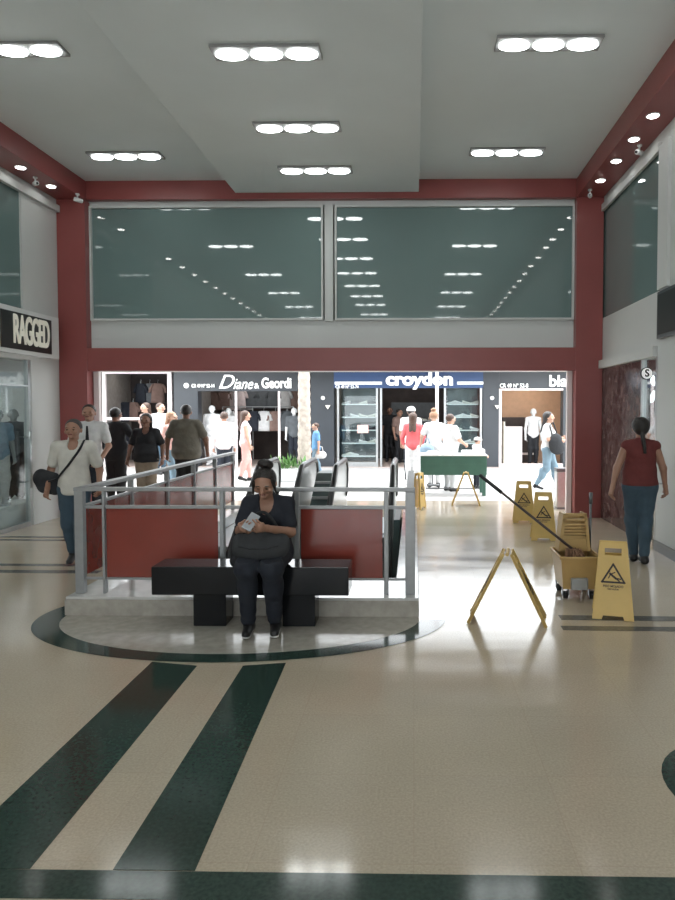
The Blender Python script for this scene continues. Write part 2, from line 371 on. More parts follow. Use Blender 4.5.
# left wall
b = MB()
b.box(XL-.12, 9.58, 0, XL, YB+.3, 2.36); b.box(XL-.3, 9.41, 3.0, XL, YB+.3, ZC-.004); b.box(XL-.3, YR, 2.36, XL, YB+.3, 3.0); b.box(XL-.3, YR, 4.72, XL, 9.41, ZC-.004); b.box(XL-.3, YR, 0, XL, 6.6, 2.36); b.box(XL-.3, YR, 3.0, XL, 6.9, 4.72)
b.build('wall_left', 'wall_paint', **st)
r = empty('window_5'); r['kind'] = 'structure'
MB().box(XL-.05, 6.9, 3.0, XL-.03, 9.41, 4.72).build('window_pane', 'tinted_glass', r)
MB().box(XL-.3, 6.9, 3.0, XL-.15, 9.41, 4.72).build('wall_left_lining', 'pit_paint', **st)
MB().box(XL+.0, YR, 4.66, XL+.06, 10.335, 4.76).build('trim_17', 'wall_paint', **st)
r = empty('window_6'); r['kind'] = 'structure'
MB().box(XL-.05, 6.6, 0.06, XL-.04, 9.52, 2.35).build('window_pane', 'clear_glass', r)
MB().box(XL-.07, 9.52, 0, XL-.01, 9.58, 2.36).box(XL-.07, 8.2, 0, XL-.01, 8.24, 2.36).box(XL-.07, 6.6, 0, XL-.01, 9.52, 0.06).box(XL-.07, 6.6, 1.98, XL-.01, 9.52, 2.0).build('window_frame', 'steel', r)
MB().box(-8.6, 6.5, 0, -8.5, 11.4, 2.6).box(-8.5, 11.3, 0, XL-.13, 11.4, 2.6).box(-8.5, 6.5, 0, XL-.31, 6.6, 2.6).box(-8.6, 6.5, 2.6, XL-.13, 11.4, 2.7).build('wall_shop_left', 'white_paint', **st)
MB().box(XL-.85, 6.9, 0, XL-.14, 10.33, 0.32, .01).build('display_plinth', 'white_paint', **st)
# rear end of the arcade behind the viewer
MB().box(XL-.3, YR-.2, 2.8, XR+.3, YR, ZC).box(XL-.3, YR-.2, 0, XL+.5, YR, 2.8).box(XR-.5, YR-.2, 0, XR+.3, YR, 2.8).build('wall_rear', 'wall_paint', **st)
# window pull handle of left shop
h = empty('door_1'); h['kind'] = 'structure'
MB().tube([(XL+.05, 9.45, .55), (XL+.05, 9.45, 1.35)], .018).box(XL-.05, 9.44, .62, XL+.05, 9.46, .64).box(XL-.05, 9.44, 1.26, XL+.05, 9.46, 1.28).build('door_handle', 'steel', h, True)

# ------------------------------------------------------------------ opposite side of the street
YS = 19.6
sb = MB(); sb.box(-16, YS, 2.85, 12, YS+5.2, 3.15)
sb.build('shop_roof', 'facade_dark', **st)
MB().box(-16, YS-.1, -.12, 12, YS+5, 0.0).build('shop_row_floor', 'shop_floor', **st)
MB().box(-16, YS+4.9, 0, 12, YS+5.1, 2.85).build('wall_shop_rear', 'shop_wall', **st)
def pX(px): return at(px, 400, YS).x
def pZ(py): return at(400, py, YS).z
# dark piers between shops
for (a, b_) in ((60, 90), (174, 198), (311, 334), (483, 499), (563, 600)):
    MB().box(pX(a), YS-.02, 0, pX(b_), YS+.35, 2.85, .005).build('pier', 'facade_dark', **st)
for px in (92, 186, 322, 491, 590):
    MB().box(pX(px)-.05, YS+.36, 0, pX(px)+.05, YS+4.9, 2.85).build('partition_wall', 'shop_wall', **st)
MB().box(-16, YS-.9, 2.86, 12, YS-.0, 2.98).build('unseen_shop_canopy', 'facade_dark', **st)  # unseen canopy added to keep the shop fascias in shade

# ================================================================== LAMPS
def ceiling_light(x, y, z, label, group=None, proto=None):
    if proto: return dup(proto, (x, y, z), label=label, group=group)
    r = empty('ceiling_light', (x, y, z), 0, label, 'ceiling light', group)
    fr = MB(); fr.box(-.50, -.125, -.03, .50, .125, -.001, .004)
    fr.build('lamp_frame', 'lamp_frame', r)
    for k in (-1, 0, 1):
        lm = MB().lathe([(.143, -.045), (.143, -.031)], 28, (k*.325, 0, 0))
        for v in lm.bm.verts: v.co.y *= .62
        lm.build('lamp', 'lamp_glow', r)
    return r
CL = ceiling_light(-1.356, 6.31, ZB, 'large three-lamp ceiling light at top centre of the dropped ceiling, nearest the viewer')
CL['label'] = 'three-lamp light on dropped ceiling, nearest and largest of its row of three'
for x, y, z, l in ((-1.355, 7.95, ZB, 'three-lamp light on dropped ceiling, middle of its row of three'),
                   (-1.35, 9.35, ZB, 'three-lamp light on dropped ceiling, farthest of its row, nearest the back windows'),
                   (1.274, 6.57, ZC, 'three-lamp ceiling light on the right side, nearer and larger one'),
                   (1.25, 9.27, ZC, 'three-lamp ceiling light on the right side, farther one near the right red pillar'),
                   (-3.88, 6.60, ZC, 'three-lamp ceiling light on the left side, cut by the left photo edge'),
                   (-3.95, 9.33, ZC, 'three-lamp ceiling light on the left side, farther one near the left red pillar')):
    ceiling_light(x, y, z, l, None, CL)
GB = 'ceiling lights behind the viewer mirrored in the upper windows'
LB = 'three-lamp ceiling light seen only mirrored in the tinted upper windows'
for y in (3.6, 0.9, -1.8, -4.5, -7.2):
    for x in (1.25, -3.86): ceiling_light(x, y, ZC, LB, GB, CL)
for y in (4.75, 3.1, 1.5, -.1, -2.2, -4.5): ceiling_light(-1.36, y, ZB, LB, GB, CL)
def downlight(x, y, label, proto=None, group=None):
    if proto: return dup(proto, (x, y, ZS), label=label, group=group)
    r = empty('downlight', (x, y, ZS), 0, label, 'downlight', group)
    MB().lathe([(.075, -.012), (.075, -.001)], 20).build('downlight_ring', 'white_paint', r)
    MB().lathe([(.058, -.016), (.058, -.0125)], 20).build('lamp', 'down_glow', r)
    return r
DL = downlight(2.60, 9.60, 'small round downlight in right red soffit, farthest, just above the right pillar')
for y, l in ((8.86, 'small round downlight in right red soffit, second from the right pillar'), (8.16, 'small round downlight in right red soffit, third from the right pillar'), (7.52, 'small round downlight in right red soffit, fourth from the pillar, nearest the viewer')):
    downlight(2.60, y, l, DL)
for y, l in ((9.72, 'small round downlight in left red soffit beside the left pillar'), (8.97, 'small round downlight in left red soffit, nearer the viewer by the photo edge')):
    downlight(-5.20, y, l, DL)
for i in range(14):
    y = 6.65-i*.85
    for x in (2.60, -5.20): downlight(x, y, 'small round soffit downlight seen only mirrored in the tinted upper windows', DL, 'soffit downlights mirrored in the upper windows')

def cam_dome(loc, rz, label):
    r = empty('security_camera', loc, rz, label, 'security camera')
    MB().lathe([(.03, -.0005), (.03, -.02), (.012, -.025), (.012, -.07)], 14).build('mount', 'white_paint', r, True)
    MB().tube([(0, .05, -.085), (0, -.06, -.10), (0, -.075, -.103)], [.03, .032, .02], 14).build('camera_body', 'white_paint', r, True)
    MB().tube([(0, -.074, -.1028), (0, -.082, -.1045)], .016, 12).build('lens', 'lens_black', r)
cam_dome((-5.22, 9.35, ZS), .8, 'small white security camera under the left red soffit')
cam_dome((-5.0, 10.08, ZS), 2.2, 'small white security camera at the top corner of the left red pillar')
cam_dome((2.73, 8.35, ZS), -.8, 'small white security camera beside the right soffit downlights')
cam_dome((2.56, 10.0, ZS), -.3, 'small white security camera at the top of the right red pillar')

# ================================================================== WALL SIGNS
r = empty('shop_sign', (XL, 9.65, 2.41), 0, 'black RAGGED sign on white box above left shop', 'sign')
MB().box(.001, -2.6, 0, .12, .48, .62, .006).build('sign_box', 'white_paint', r)
MB().box(.121, -.97, .055, .14, .24, .55, .004).build('sign_face', 'sign_black', r)
text('sign_letters', 'RAGGED', .54, 'letter_cream', r, (.146, -.28, .305), (PI/2, 0, PI/2), .008, 0.010, width=.88, spacing=.86)
MB().box(.121, -2.5, .055, .135, -1.0, .55, .004).build('sign_panel', 'sign_yellow', r)
r = empty('shop_sign', (XR, 7.97, 2.47), 0, 'dark blank sign box high on the right wall at photo edge', 'sign')
MB().box(-.05, -1.8, 0, -.001, -.05, .54, .006).build('sign_box', 'dark_steel', r)
MB().box(-.056, -1.76, .04, -.051, -.09, .50).build('sign_face', 'sign_black', r)
r = empty('shop_sign', (XR-.02, 8.03, 2.08), 0, 'small round white sign projecting beside the right white column', 'sign')
MB().box(-.06, 0, -.01, .019, .02, .01).build('bracket', 'steel', r)
MB().tube([(-.10, -.01, 0), (-.10, .03, 0)], .072, 28).build('sign_disc', 'black_rubber', r)
MB().tube([(-.10, -.016, 0), (-.10, -.011, 0)], .062, 28).build('sign_face', 'letter_white', r)
text('sign_letters', 'S', .12, 'sign_black', r, (-.10, -.019, 0), (PI/2, 0, 0), .002, .004)
r = empty('window_logo', (XR+.12, 8.62, 1.90), 0, 'white letter C logo lit inside the right shop window', 'sign')
text('sign_letters', 'C', .42, 'logo_white', r, (0, 0, 0), (PI/2, 0, -PI/2), .01, .03)
# products behind right window
r = empty('window_display', (3.25, 8.95, 0), 0, 'pale display stand with clothes behind the right shop window', 'display')
MB().box(0, -.25, 0, .04, .25, 1.65).build('display_back', 'white_paint', r)
for i in range(4):
    MB().box(-.12, -.22+i*.12, .5+.1*(i % 2), -.01, -.14+i*.12, 1.35, .02).build('garment', ('cloth_grey', 'denim_light', 'cloth_bright', 'cloth_navy')[i], r)

# ================================================================== BENCH
r = empty('bench', (-1.235, 5.08, 0), 0, 'black polished backless bench the seated woman is on', 'bench')
MB().box(-.745, -.06, .255, .745, .23, .47, .008).build('seat', 'black_gloss', r)
for x in (-.32, .36):
    MB().box(x-.125, -.01, .0045, x+.125, .20, .2545, .006).build('leg', 'black_gloss', r)

# ================================================================== RAILING
RZ = 1.02
r = empty('railing', (0, 0, .15), 0, 'grey metal railing with red panels around the escalator well', 'railing')
def pp(name, x0, y0, z0, x1, y1, z1, m='rail_metal', bev=.004): return MB().box(x0, y0, z0-.15, x1, y1, z1-.15, bev).build(name, m, r)
RX0, RX1, RY = -2.73, -0.03, 5.46
RYE = 10.15
pp('top_rail', RX0-.04, RY-.03, RZ-.03, RX1+.04, RY+.04, RZ)
pp('top_rail', RX0-.04, RY+.041, RZ-.035, RX0+.04, RYE, RZ)
pp('top_rail', RX1-.03, RY+.041, RZ-.03, RX1+.03, 7.0, RZ)
pp('middle_rail', RX0+.041, RY-.01, .845, RX1-.041, RY+.02, .872)
pp('middle_rail', RX0-.015, RY+.041, .845, RX0+.015, RYE, .872)
pp('bottom_rail', RX0+.041, RY-.01, .262, RX1-.041, RY+.02, .28)
for x, w_ in ((RX0, .036), (-2.53, .010), (-1.56, .018), (-.95, .018), (-.225, .018), (RX1, .04)):
    pp('post', x-w_, RY-.028, .151, x+w_, RY+.028, RZ-.031)
for y in (6.45, 7.4, 8.3, 9.2, 10.1):
    pp('post', RX0-.025, y-.02, .151, RX0+.025, y+.02, RZ-.036)
for a, b_ in ((RX0+.215, -1.60), (-.92, -.255)):
    pp('panel', a, RY-.0, .281, b_, RY+.008, .844, 'red_panel', 0)
ys = (RY+.08, 6.45, 7.4, 8.3, 9.2, 10.1)
for a, b_ in zip(ys, ys[1:]): pp('panel', RX0-.004, a+.03, .281, RX0+.004, b_-.03, .844, 'red_panel', 0)
pp('glass_panel', RX1-.005, RY+.10, .16, RX1+.005, 10.1, .80, 'clear_glass', 0)

# ================================================================== ESCALATORS
def escalator(x0, x1, label):
    r = empty('escalator', (0, 0, 0), 0, label, 'escalator')
    Yt = 9.0; sl = math.tan(math.radians(30)); L = 5.2
    def zoff(y): return 0 if y > Yt else (y-Yt)*sl
    def side(xa, xb, top, bot, name, m, y1=10.32):
        ysl = [Yt-L, Yt-.3, Yt-.12, Yt, y1]
        def zz(y): return zoff(y)+(0.02 if abs(y-Yt) < .2 else 0)
        poly = [(y, zz(y)+top) for y in ysl]
        if name == 'balustrade': poly = poly[:-1]+[(y1-.12, top), (y1-.03, top-.08), (y1, top-.22), (y1-.02, bot+.2)]
        poly += [(y, zoff(y)+bot) for y in reversed(ysl)]
        MB().prism(poly, xa, xb, 'x').build(name, m, r)
    for xa, sgn in ((x0, 1), (x1, -1)):
        side(xa-.012, xa+.012, .86, .12, 'balustrade', 'pale_panel')
        side(xa-.09, xa-.013, .16, -.45, 'skirt', 'teal_panel'); side(xa+.013, xa+.09, .16, -.45, 'skirt', 'teal_panel')
        pts = [(xa, Yt-L, zoff(Yt-L)+.89), (xa, Yt-.3, zoff(Yt-.3)+.89), (xa, Yt-.05, .885), (xa, Yt+.1, .90), (xa, 10.15, .90), (xa, 10.27, .86), (xa, 10.345, .74), (xa, 10.345, .58), (xa, 10.28, .44), (xa, 10.12, .38)]
        MB().tube(pts, .038, 10).build('handrail', 'black_rubber', r, True)
        MB().tube([(p[0], p[1]-.0, p[2]+.037) for p in pts[2:6]]+[(xa, 10.375, .78)], .010, 6).build('handrail_highlight', 'pale_panel', r, True)  # pale strip along the handrail top, its highlight put in as shape
    s = MB(); n = 24
    for i in range(n):
        y = Yt-.25*i; z = zoff(y)
        s.box(x0+.095, y-.25, z-.30, x1-.095, y, z-.12 if i else -.01)
    s.build('steps', 'dark_steel', r)
    MB().box(x0+.095, Yt+.001, -.12, x1-.095, 10.33, .006).build('landing_plate', 'steel', r)
    return r
escalator(-2.08, -1.50, 'left escalator going down, beyond the seated woman, beside the sloping rail')
escalator(-1.04, -.28, 'right escalator going down, nearest the green table')
MB().box(WX0+.001, 8.1, -.25, -2.18, WY1-.001, -.001).build('landing_deck', 'steel', kind='structure')
r = empty('divider_casing', (0, 0, 0), 0, 'dark teal ribbed casing standing between the two escalators', 'casing')
MB().prism([(10.25, -.4), (10.25, .70), (10.15, .74), (9.7, .74), (8.3, -.04), (8.3, -.4)], -1.40, -1.14, 'x').build('casing_body', 'teal_panel', r)
for y, z in ((9.48, .63), (9.16, .455), (8.84, .275)):
    MB().box(-1.39, y-.03, z-.02, -1.15, y+.03, z+.015).build('rib', 'grey_plastic', r)

# ================================================================== CLEANING THINGS
def sign_panel(root, fd, lab=True):
    h, w0, w1 = .60, .158, .106      # height, half widths
    top = (-.02*fd, h)
    mt = Matrix.Translation((0, -.03*fd, h)) @ Matrix.Rotation(-fd*root['spread'], 4, 'X') @ Matrix.Translation((0, 0, -h))
    b = MB(); t = .012
    outer = [(-w0, 0), (-.085, 0), (-.075, .03), (.075, .03), (.085, 0), (w0, 0), (w1, h), (-w1, h)]
    # frame with a hand hole
    hz0, hz1, hw = h-.10, h-.045, .065
    def wx(z): return w0+(w1-w0)*z/h
    b.prism([(-w0, 0), (-.085, 0), (-.075, .03), (.075, .03), (.085, 0), (w0, 0), (wx(hz0), hz0), (-wx(hz0), hz0)], -t/2, t/2, 'y')
    b.prism([(-wx(hz0), hz0), (-hw, hz0), (-hw, hz1), (-wx(hz1), hz1)], -t/2, t/2, 'y'); b.prism([(wx(hz0), hz0), (wx(hz1), hz1), (hw, hz1), (hw, hz0)], -t/2, t/2, 'y')
    b.prism([(-wx(hz1), hz1), (wx(hz1), hz1), (w1, h), (-w1, h)], -t/2, t/2, 'y')
    # raised rim
    for sx in (-1, 1): b.prism([(sx*w0, 0), (sx*(w0-.012), 0), (sx*(w1-.012), h), (sx*w1, h)], -t/2-.006*1, t/2+.006, 'y')
    bmesh.ops.transform(b.bm, matrix=mt, verts=b.bm.verts)
    o = b.build('panel', 'yellow_plastic', root)
    yf = -fd*(t/2+.0045)
    tr = MB()
    def line(p, q, wd, b_=tr):
        p = Vector(p); q = Vector(q); d = (q-p).normalized(); n = Vector((-d.y, d.x))*wd/2; e = d*wd/2
        ps = [p-n-e, q-n+e, q+n+e, p+n-e]; b_.prism([(v.x, v.y) for v in ps], yf-.001, yf+.001, 'y')
    T = [(-.085, .29), (.085, .29), (0, .43)]
    for a, c in ((0, 1), (1, 2), (2, 0)): line(T[a], T[c], .014)
    bmesh.ops.transform(tr.bm, matrix=mt, verts=tr.bm.verts); tr.build('warning_triangle', 'ink', o)
    fg = MB(); L = lambda p, q, w_: line(p, q, w_, fg)
    L((-.022, .355), (.018, .322), .016); L((.018, .322), (.055, .317), .010); L((.018, .322), (.045, .302), .010); L((-.02, .352), (.012, .367), .008); L((-.02, .352), (-.035, .322), .008); L((-.034, .369), (-.032, .371), .014)
    bmesh.ops.transform(fg.bm, matrix=mt, verts=fg.bm.verts); fg.build('falling_figure', 'ink', o)
    if lab:
        for s_, z_, sz in (('PISO MOJADO', .258, .024), ('WET FLOOR', .235, .015)):
            t_ = text('lettering', s_, sz, 'ink', o, (0, 0, 0), (0, 0, 0), .0008, .0006)
            m2 = mt @ Matrix.Translation((0, yf, z_)) @ Matrix.Rotation(PI if fd < 0 else 0, 4, 'Z') @ Matrix.Rotation(PI/2, 4, 'X')
            t_.data.transform(m2)
    return o
def floor_sign(loc, rz, label, spread=.20, group=None):
    r = empty('wet_floor_sign', loc, rz, label, 'floor sign', group); r['spread'] = spread
    for fd in (1, -1): sign_panel(r, fd)
    h = .60
    MB().tube([(-.10, 0, h-.004), (.10, 0, h-.004)], .014, 10).build('hinge', 'yellow_plastic', r)
    # the feet rest on the floor
    dz = -(h - h*math.cos(spread)) - 0.003
    r.location.z += -(h*(1-math.cos(spread))) + .003
    del r['spread']
    return r

# bucket, mop, signs
floor_sign((1.60, 5.42, 0), -.26, 'yellow wet floor sign in front of the mop bucket, nearest and facing the viewer', .2)
floor_sign((fl(545, 541).x, 8.62, 0), -.12, 'yellow wet floor sign left of the bucket, overlapping the one behind it', .17)
floor_sign((fl(523, 521).x, 9.98, 0), -.1, 'yellow wet floor sign half hidden behind another, nearest the jeans woman outside', .17)
floor_sign((fl(511, 628).x, 5.28, 0), 1.40, 'yellow wet floor sign wide open, seen edge-on in the bright floor reflection', .46)
floor_sign((fl(419, 508).x, 11.25, 0), 1.25, 'yellow wet floor sign at the left end of the green table, nearly folded', .06)
floor_sign((fl(466, 505).x, 11.75, 0), 1.50, 'thin floor sign seen edge-on in front of the green table', .36)

bx, by = 1.44, 6.02
r = empty('mop_bucket', (bx, by, 0), 0, 'yellow wheeled mop bucket with wringer behind the front floor sign', 'bucket')
b = MB()
zb0, zb1 = .09, .37
bot = [(-.14, -.16), (.14, -.16), (.14, .16), (-.14, .16)]; tp = [(-.17, -.21), (.17, -.21), (.17, .21), (-.17, .21)]
def loft(b, A, za, B_, zb_):
    va = [b.bm.verts.new((x, y, za)) for x, y in A]; vb = [b.bm.verts.new((x, y, zb_)) for x, y in B_]
    for i in range(4): b.bm.faces.new((va[i], va[(i+1) % 4], vb[(i+1) % 4], vb[i]))
    return va, vb
va, vb = loft(b, bot, zb0, tp, zb1); b.bm.faces.new(va[::-1])
ti = [(x*.93, y*.93) for x, y in tp]; bi = [(x*.92, y*.92) for x, y in bot]
vc, vd = loft(b, ti, zb1, bi, zb0+.02); b.bm.faces.new(vd)
for i in range(4): b.bm.faces.new((vb[i], vb[(i+1) % 4], vc[(i+1) % 4], vc[i]))
b.build('tub', 'orange_plastic', r)
MB().box(-.185, -.225, .36, .185, -.20, .385, .004).box(-.185, .20, .36, .185, .225, .385, .004).box(-.185, -.199, .36, -.165, .199, .385, .004).box(.165, -.199, .36, .185, .199, .385, .004).build('rim', 'orange_plastic', r)
MB().box(-.085, -.235, .10, .06, -.19, .20, .01).build('drain_block', 'grey_plastic', r)
for x in (-.115, .115):
    for y in (-.13, .13):
        wv = MB().tube([(x-.018, y, .034), (x+.018, y, .034)], .033, 16).build('wheel', 'black_rubber', r, True)
        MB().box(x-.028, y-.02, .03, x-.021, y+.02, .10).box(x+.021, y-.02, .03, x+.028, y+.02, .10).build('wheel_fork', 'dark_steel', wv)
g = MB()
g.prism([(-.145, .386), (.145, .386), (.125, .50), (-.125, .50)], .03, .045, 'y')
for k_ in range(5): g.box(-.125+.004*k_, .028, .505+.028*k_, .125-.004*k_, .045, .520+.028*k_)
for sx in (-1, 1): g.prism([(sx*.145, .386), (sx*.115, .386), (sx*.082, .72), (sx*.105, .72)], .02, .19, 'y')
g.box(-.105, .02, .66, .105, .05, .675); g.box(-.105, .02, .705, .105, .05, .725)
g.prism([(-.14, .386), (.14, .386), (.10, .70), (-.10, .70)], .18, .195, 'y')
g.build('wringer', 'orange_plastic', r)
MB().tube([(.155, .10, .40), (.165, .12, .80)], .011, 10).tube([(.165, .12, .80), (.167, .12, .90)], .016, 10).build('wringer_lever', 'dark_steel', r, True)
r = empty('mop', (bx, by, 0), 0, 'mop with dark handle leaning from the bucket out to the left', 'mop')
MB().tube([(-.05, -.09, .43), (-.80, .42, 1.02)], .012, 10).build('handle', 'wood_handle', r, True)
MB().tube([(-.62, .298, .878), (-.81, .427, 1.028)], .018, 10).build('grip', 'black_rubber', r, True)
b = MB(); random.seed(3)
for i in range(46):
    a = random.uniform(0, 2*PI); q = random.uniform(.03, .12)
    b.tube([(-.04, -.09, .42), (-.04+q*.6*math.cos(a), -.09+q*.6*math.sin(a), .40+random.uniform(0, .03)), (-.03+q*math.cos(a)*.8, -.09+q*math.sin(a)*.8, .36), (-.03+q*math.cos(a)*.9, -.09+q*math.sin(a)*.7, .25)], .009, 5)
b.build('mop_head', 'mop_cotton', r, True)

# litter bin by the entrance
r = empty('litter_bin', (fl(560, 507).x, 11.35, 0), 0, 'steel litter bin at right side of the entrance', 'bin')
MB().box(-.11, -.11, .03, .11, .11, .62, .012).build('bin_body', 'steel', r)
MB().box(-.115, -.115, .62, .115, .115, .68, .012).build('bin_lid', 'dark_steel', r)
MB().box(-.10, -.10, 0, .10, .10, .0295).build('bin_base', 'dark_steel', r)

# green street table
ty = 12.95; x0 = at(421, 450, ty).x; x1 = at(487, 450, ty).x
r = empty('stall_table', (0, 0, 0), 0, 'green vendor table with apron standing outside the entrance', 'table')
MB().box(x0-.01, ty, .765, x1+.01, ty+.62, .79, .004).build('table_top', 'white_cloth', r)
MB().box(x0, ty+.005, .40, x1, ty+.025, .764, .003).build('apron', 'table_green', r)
MB().box(x0, ty-.002, .60, x1, ty+.004, .612).box(x0, ty-.002, .735, x1, ty+.004, .755).build('apron_strip', 'table_green', r)
for x in (x0+.03, x1-.05):
    for y in (ty+.04, ty+.56):
        MB().box(x-.035, y-.012, 0, x+.035, y+.03, .764 if y > ty+.3 else .764).build('leg', 'table_green', r)
MB().box(x0+.1, ty+.30, .10, x1-.1, ty+.32, .12).box((x0+x1)/2-.15, ty+.30, .12, (x0+x1)/2-.13, ty+.32, .76).build('crossbar', 'dark_steel', r)
for i, (dx, h_) in enumerate(((.12, .05), (.42, .04), (.80, .07), (1.02, .10))):
    o = MB().box(x0+dx, ty+.1, .792, x0+dx+.22, ty+.42, .792+h_, .02).build('folded_cloth', 'white_cloth', None)
    tag(o, ['pale folded cloth at the left end of the green table', 'thin pale folded cloth left of middle on the green table', 'pale folded cloth right of middle on the green table', 'thickest pale folded cloth at the right end of the green table'][i], 'cloth')
# small trolley seen under the table
r = empty('hand_trolley', ((x0+x1)/2-.35, ty+1.2, 0), 0, 'small dark wheeled trolley under the green table', 'trolley')
MB().box(-.12, -.1, .06, .12, .1, .09, .01).build('trolley_bed', 'dark_steel', r)
MB().tube([(-.02, .08, .09), (-.02, .10, .62)], .012).build('trolley_handle', 'dark_steel', r, True)
for x in (-.1, .1): MB().tube([(x-.015, -.06, .04), (x+.015, -.06, .04)], .04, 14).build('wheel', 'black_rubber', r, True)

# ================================================================== SHOPS ACROSS
def z_(py): return pZ(py)
def shop_letters(root, s, px, py, hpx, m, wpx, Y=YS-.06, shear=0, off=.0, name='sign_letters', ext=.02):
    p = at(px, py, Y); sz = hpx/(FPX/Y)/.70
    return text(name, s, sz, m, root, (p.x, p.y, p.z), (PI/2, 0, 0), ext, off, shear=shear, width=wpx/(FPX/Y))
# Diane & Geordi
r = empty('clothing_shopfront', (0, 0, 0), 0, 'dark clothes shopfront with white Diane & Geordi lettering', 'storefront')
MB().box(pX(198), YS-.02, z_(391), pX(300), YS+.2, 2.85).build('fascia', 'facade_dark', r)
shop_letters(r, 'D', 225, 382.5, 14, 'letter_white', 16, shear=.4, off=.002)
shop_letters(r, 'iane', 242.5, 384.2, 11, 'letter_white', 20, shear=.4, off=.002)
shop_letters(r, '&', 256.5, 386, 5.5, 'letter_white', 5, off=.002)
shop_letters(r, 'Geordi', 276.5, 383.5, 10, 'letter_white', 30, off=.012)
shop_letters(r, '●', 186, 385, 5, 'letter_white', 5) if False else MB().tube([(pX(187), YS-.03, z_(385.5)), (pX(187), YS-.06, z_(385.5))], .075, 20).build('sign_disc', 'letter_white', r)
shop_letters(r, 'CR 49 Nº 52-14', 203, 386, 3.6, 'letter_white', 23, off=.002)
for px in (196, 236, 279): MB().box(pX(px)-.03, YS-.01, 0, pX(px)+.03, YS+.04, z_(391)-.002).build('door_frame', 'frame_white', r)
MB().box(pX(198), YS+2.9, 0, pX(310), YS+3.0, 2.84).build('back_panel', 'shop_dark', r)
# croydon
r = empty('shoe_shopfront', (0, 0, 0), 0, 'shoe shopfront under a blue fascia with white croydon lettering', 'storefront')
MB().box(pX(334), YS-.03, z_(388), pX(483), YS+.2, 2.85).build('fascia', 'croydon_blue', r)
shop_letters(r, 'croydon', 419.5, 379.5, 12.0, 'letter_white', 67, YS-.08, off=.022, ext=.03)
for a, b_ in ((335, 382), (457, 483)): MB().box(pX(a), YS-.045, z_(384.5), pX(b_), YS-.031, z_(381.8)).build('white_stripe', 'letter_white', r)
shop_letters(r, 'CR 49 Nº 52-74', 347, 387.0, 3.2, 'letter_white', 23, off=.001)
for px in (338, 377, 381, 445, 481): MB().box(pX(px)-.03, YS-.01, 0, pX(px)+.03, YS+.04, z_(388)-.002).build('window_frame', 'steel', r)
MB().box(pX(338)+.031, YS-.01, 0, pX(377)-.031, YS+.04, .14).box(pX(445)+.031, YS-.01, 0, pX(481)-.031, YS+.04, .14).build('window_sill', 'steel', r)
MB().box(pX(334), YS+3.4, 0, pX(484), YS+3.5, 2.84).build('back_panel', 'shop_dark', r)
MB().box(pX(338)+.031, YS+.01, .141, pX(377)-.031, YS+.02, z_(388)-.01).build('window_glass', 'clear_glass', r); MB().box(pX(445)+.031, YS+.01, .141, pX(481)-.031, YS+.02, z_(388)-.01).build('window_glass', 'clear_glass', r)
MB().box(pX(358)-.02, YS-.012, z_(433), pX(358)+.30, YS-.0105, z_(425)).build('poster', 'cloth_pink', r)
# bla
r = empty('boutique_shopfront', (0, 0, 0), 0, 'dark boutique front with white bla lettering and warm interior', 'storefront')
MB().box(pX(499), YS-.02, z_(388.5), pX(563), YS+.2, 2.85).build('fascia', 'facade_dark', r)
shop_letters(r, 'bla', 558, 381.5, 11, 'letter_white', 18, YS-.06, off=.012)
shop_letters(r, 'CR 49 Nº 52-8', 514, 385.8, 4, 'letter_white', 28, off=.002)
MB().box(pX(499), YS-.03, 0.10, pX(501.5), YS+.05, z_(389)).box(pX(501.6), YS-.03, z_(390.5), pX(563), YS+.05, z_(388.6)).build('window_frame', 'frame_white', r)
MB().box(pX(499), YS-.05, 0, pX(563), YS+.05, .098).build('window_sill', 'frame_white', r)
MB().box(pX(494), YS+2.2, 0, pX(585), YS+2.3, 2.84).build('back_panel', 'shop_warm', r)
# left dark shop
r = empty('corner_shopfront', (0, 0, 0), 0, 'dark shopfront with white door frame at far left of the entrance', 'storefront')
MB().box(pX(103), YS-.04, 0, pX(106), YS+.06, 2.84).box(pX(168), YS-.04, 0, pX(172), YS+.06, 2.84).box(pX(106.1), YS-.04, z_(373.5), pX(167.9), YS+.06, z_(371.5)).box(pX(106.1), YS-.04, z_(420), pX(140), YS+.06, z_(417.5)).build('door_frame', 'frame_white', r)
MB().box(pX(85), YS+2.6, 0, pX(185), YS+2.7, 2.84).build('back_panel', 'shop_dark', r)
# badges on piers
for px, l in ((323, 'left of the blue fascia'), (492, 'right of the blue fascia')):
    p = at(px, 398, YS-.03)
    o = MB().tube([(p.x, p.y, p.z), (p.x, p.y-.03, p.z)], .055, 16).build('street_number_badge', 'letter_white'); tag(o, 'small round white badge on dark pier ' + l, 'badge')
    p = at(px+5, 407, YS-.03)
    o = MB().prism([(p.x-.07, p.z+.05), (p.x+.07, p.z+.05), (p.x, p.z-.06)], p.y-.10, p.y, 'y').build('wall_lamp', 'letter_cream'); tag(o, 'small triangular wall lamp on dark pier ' + l, 'lamp')
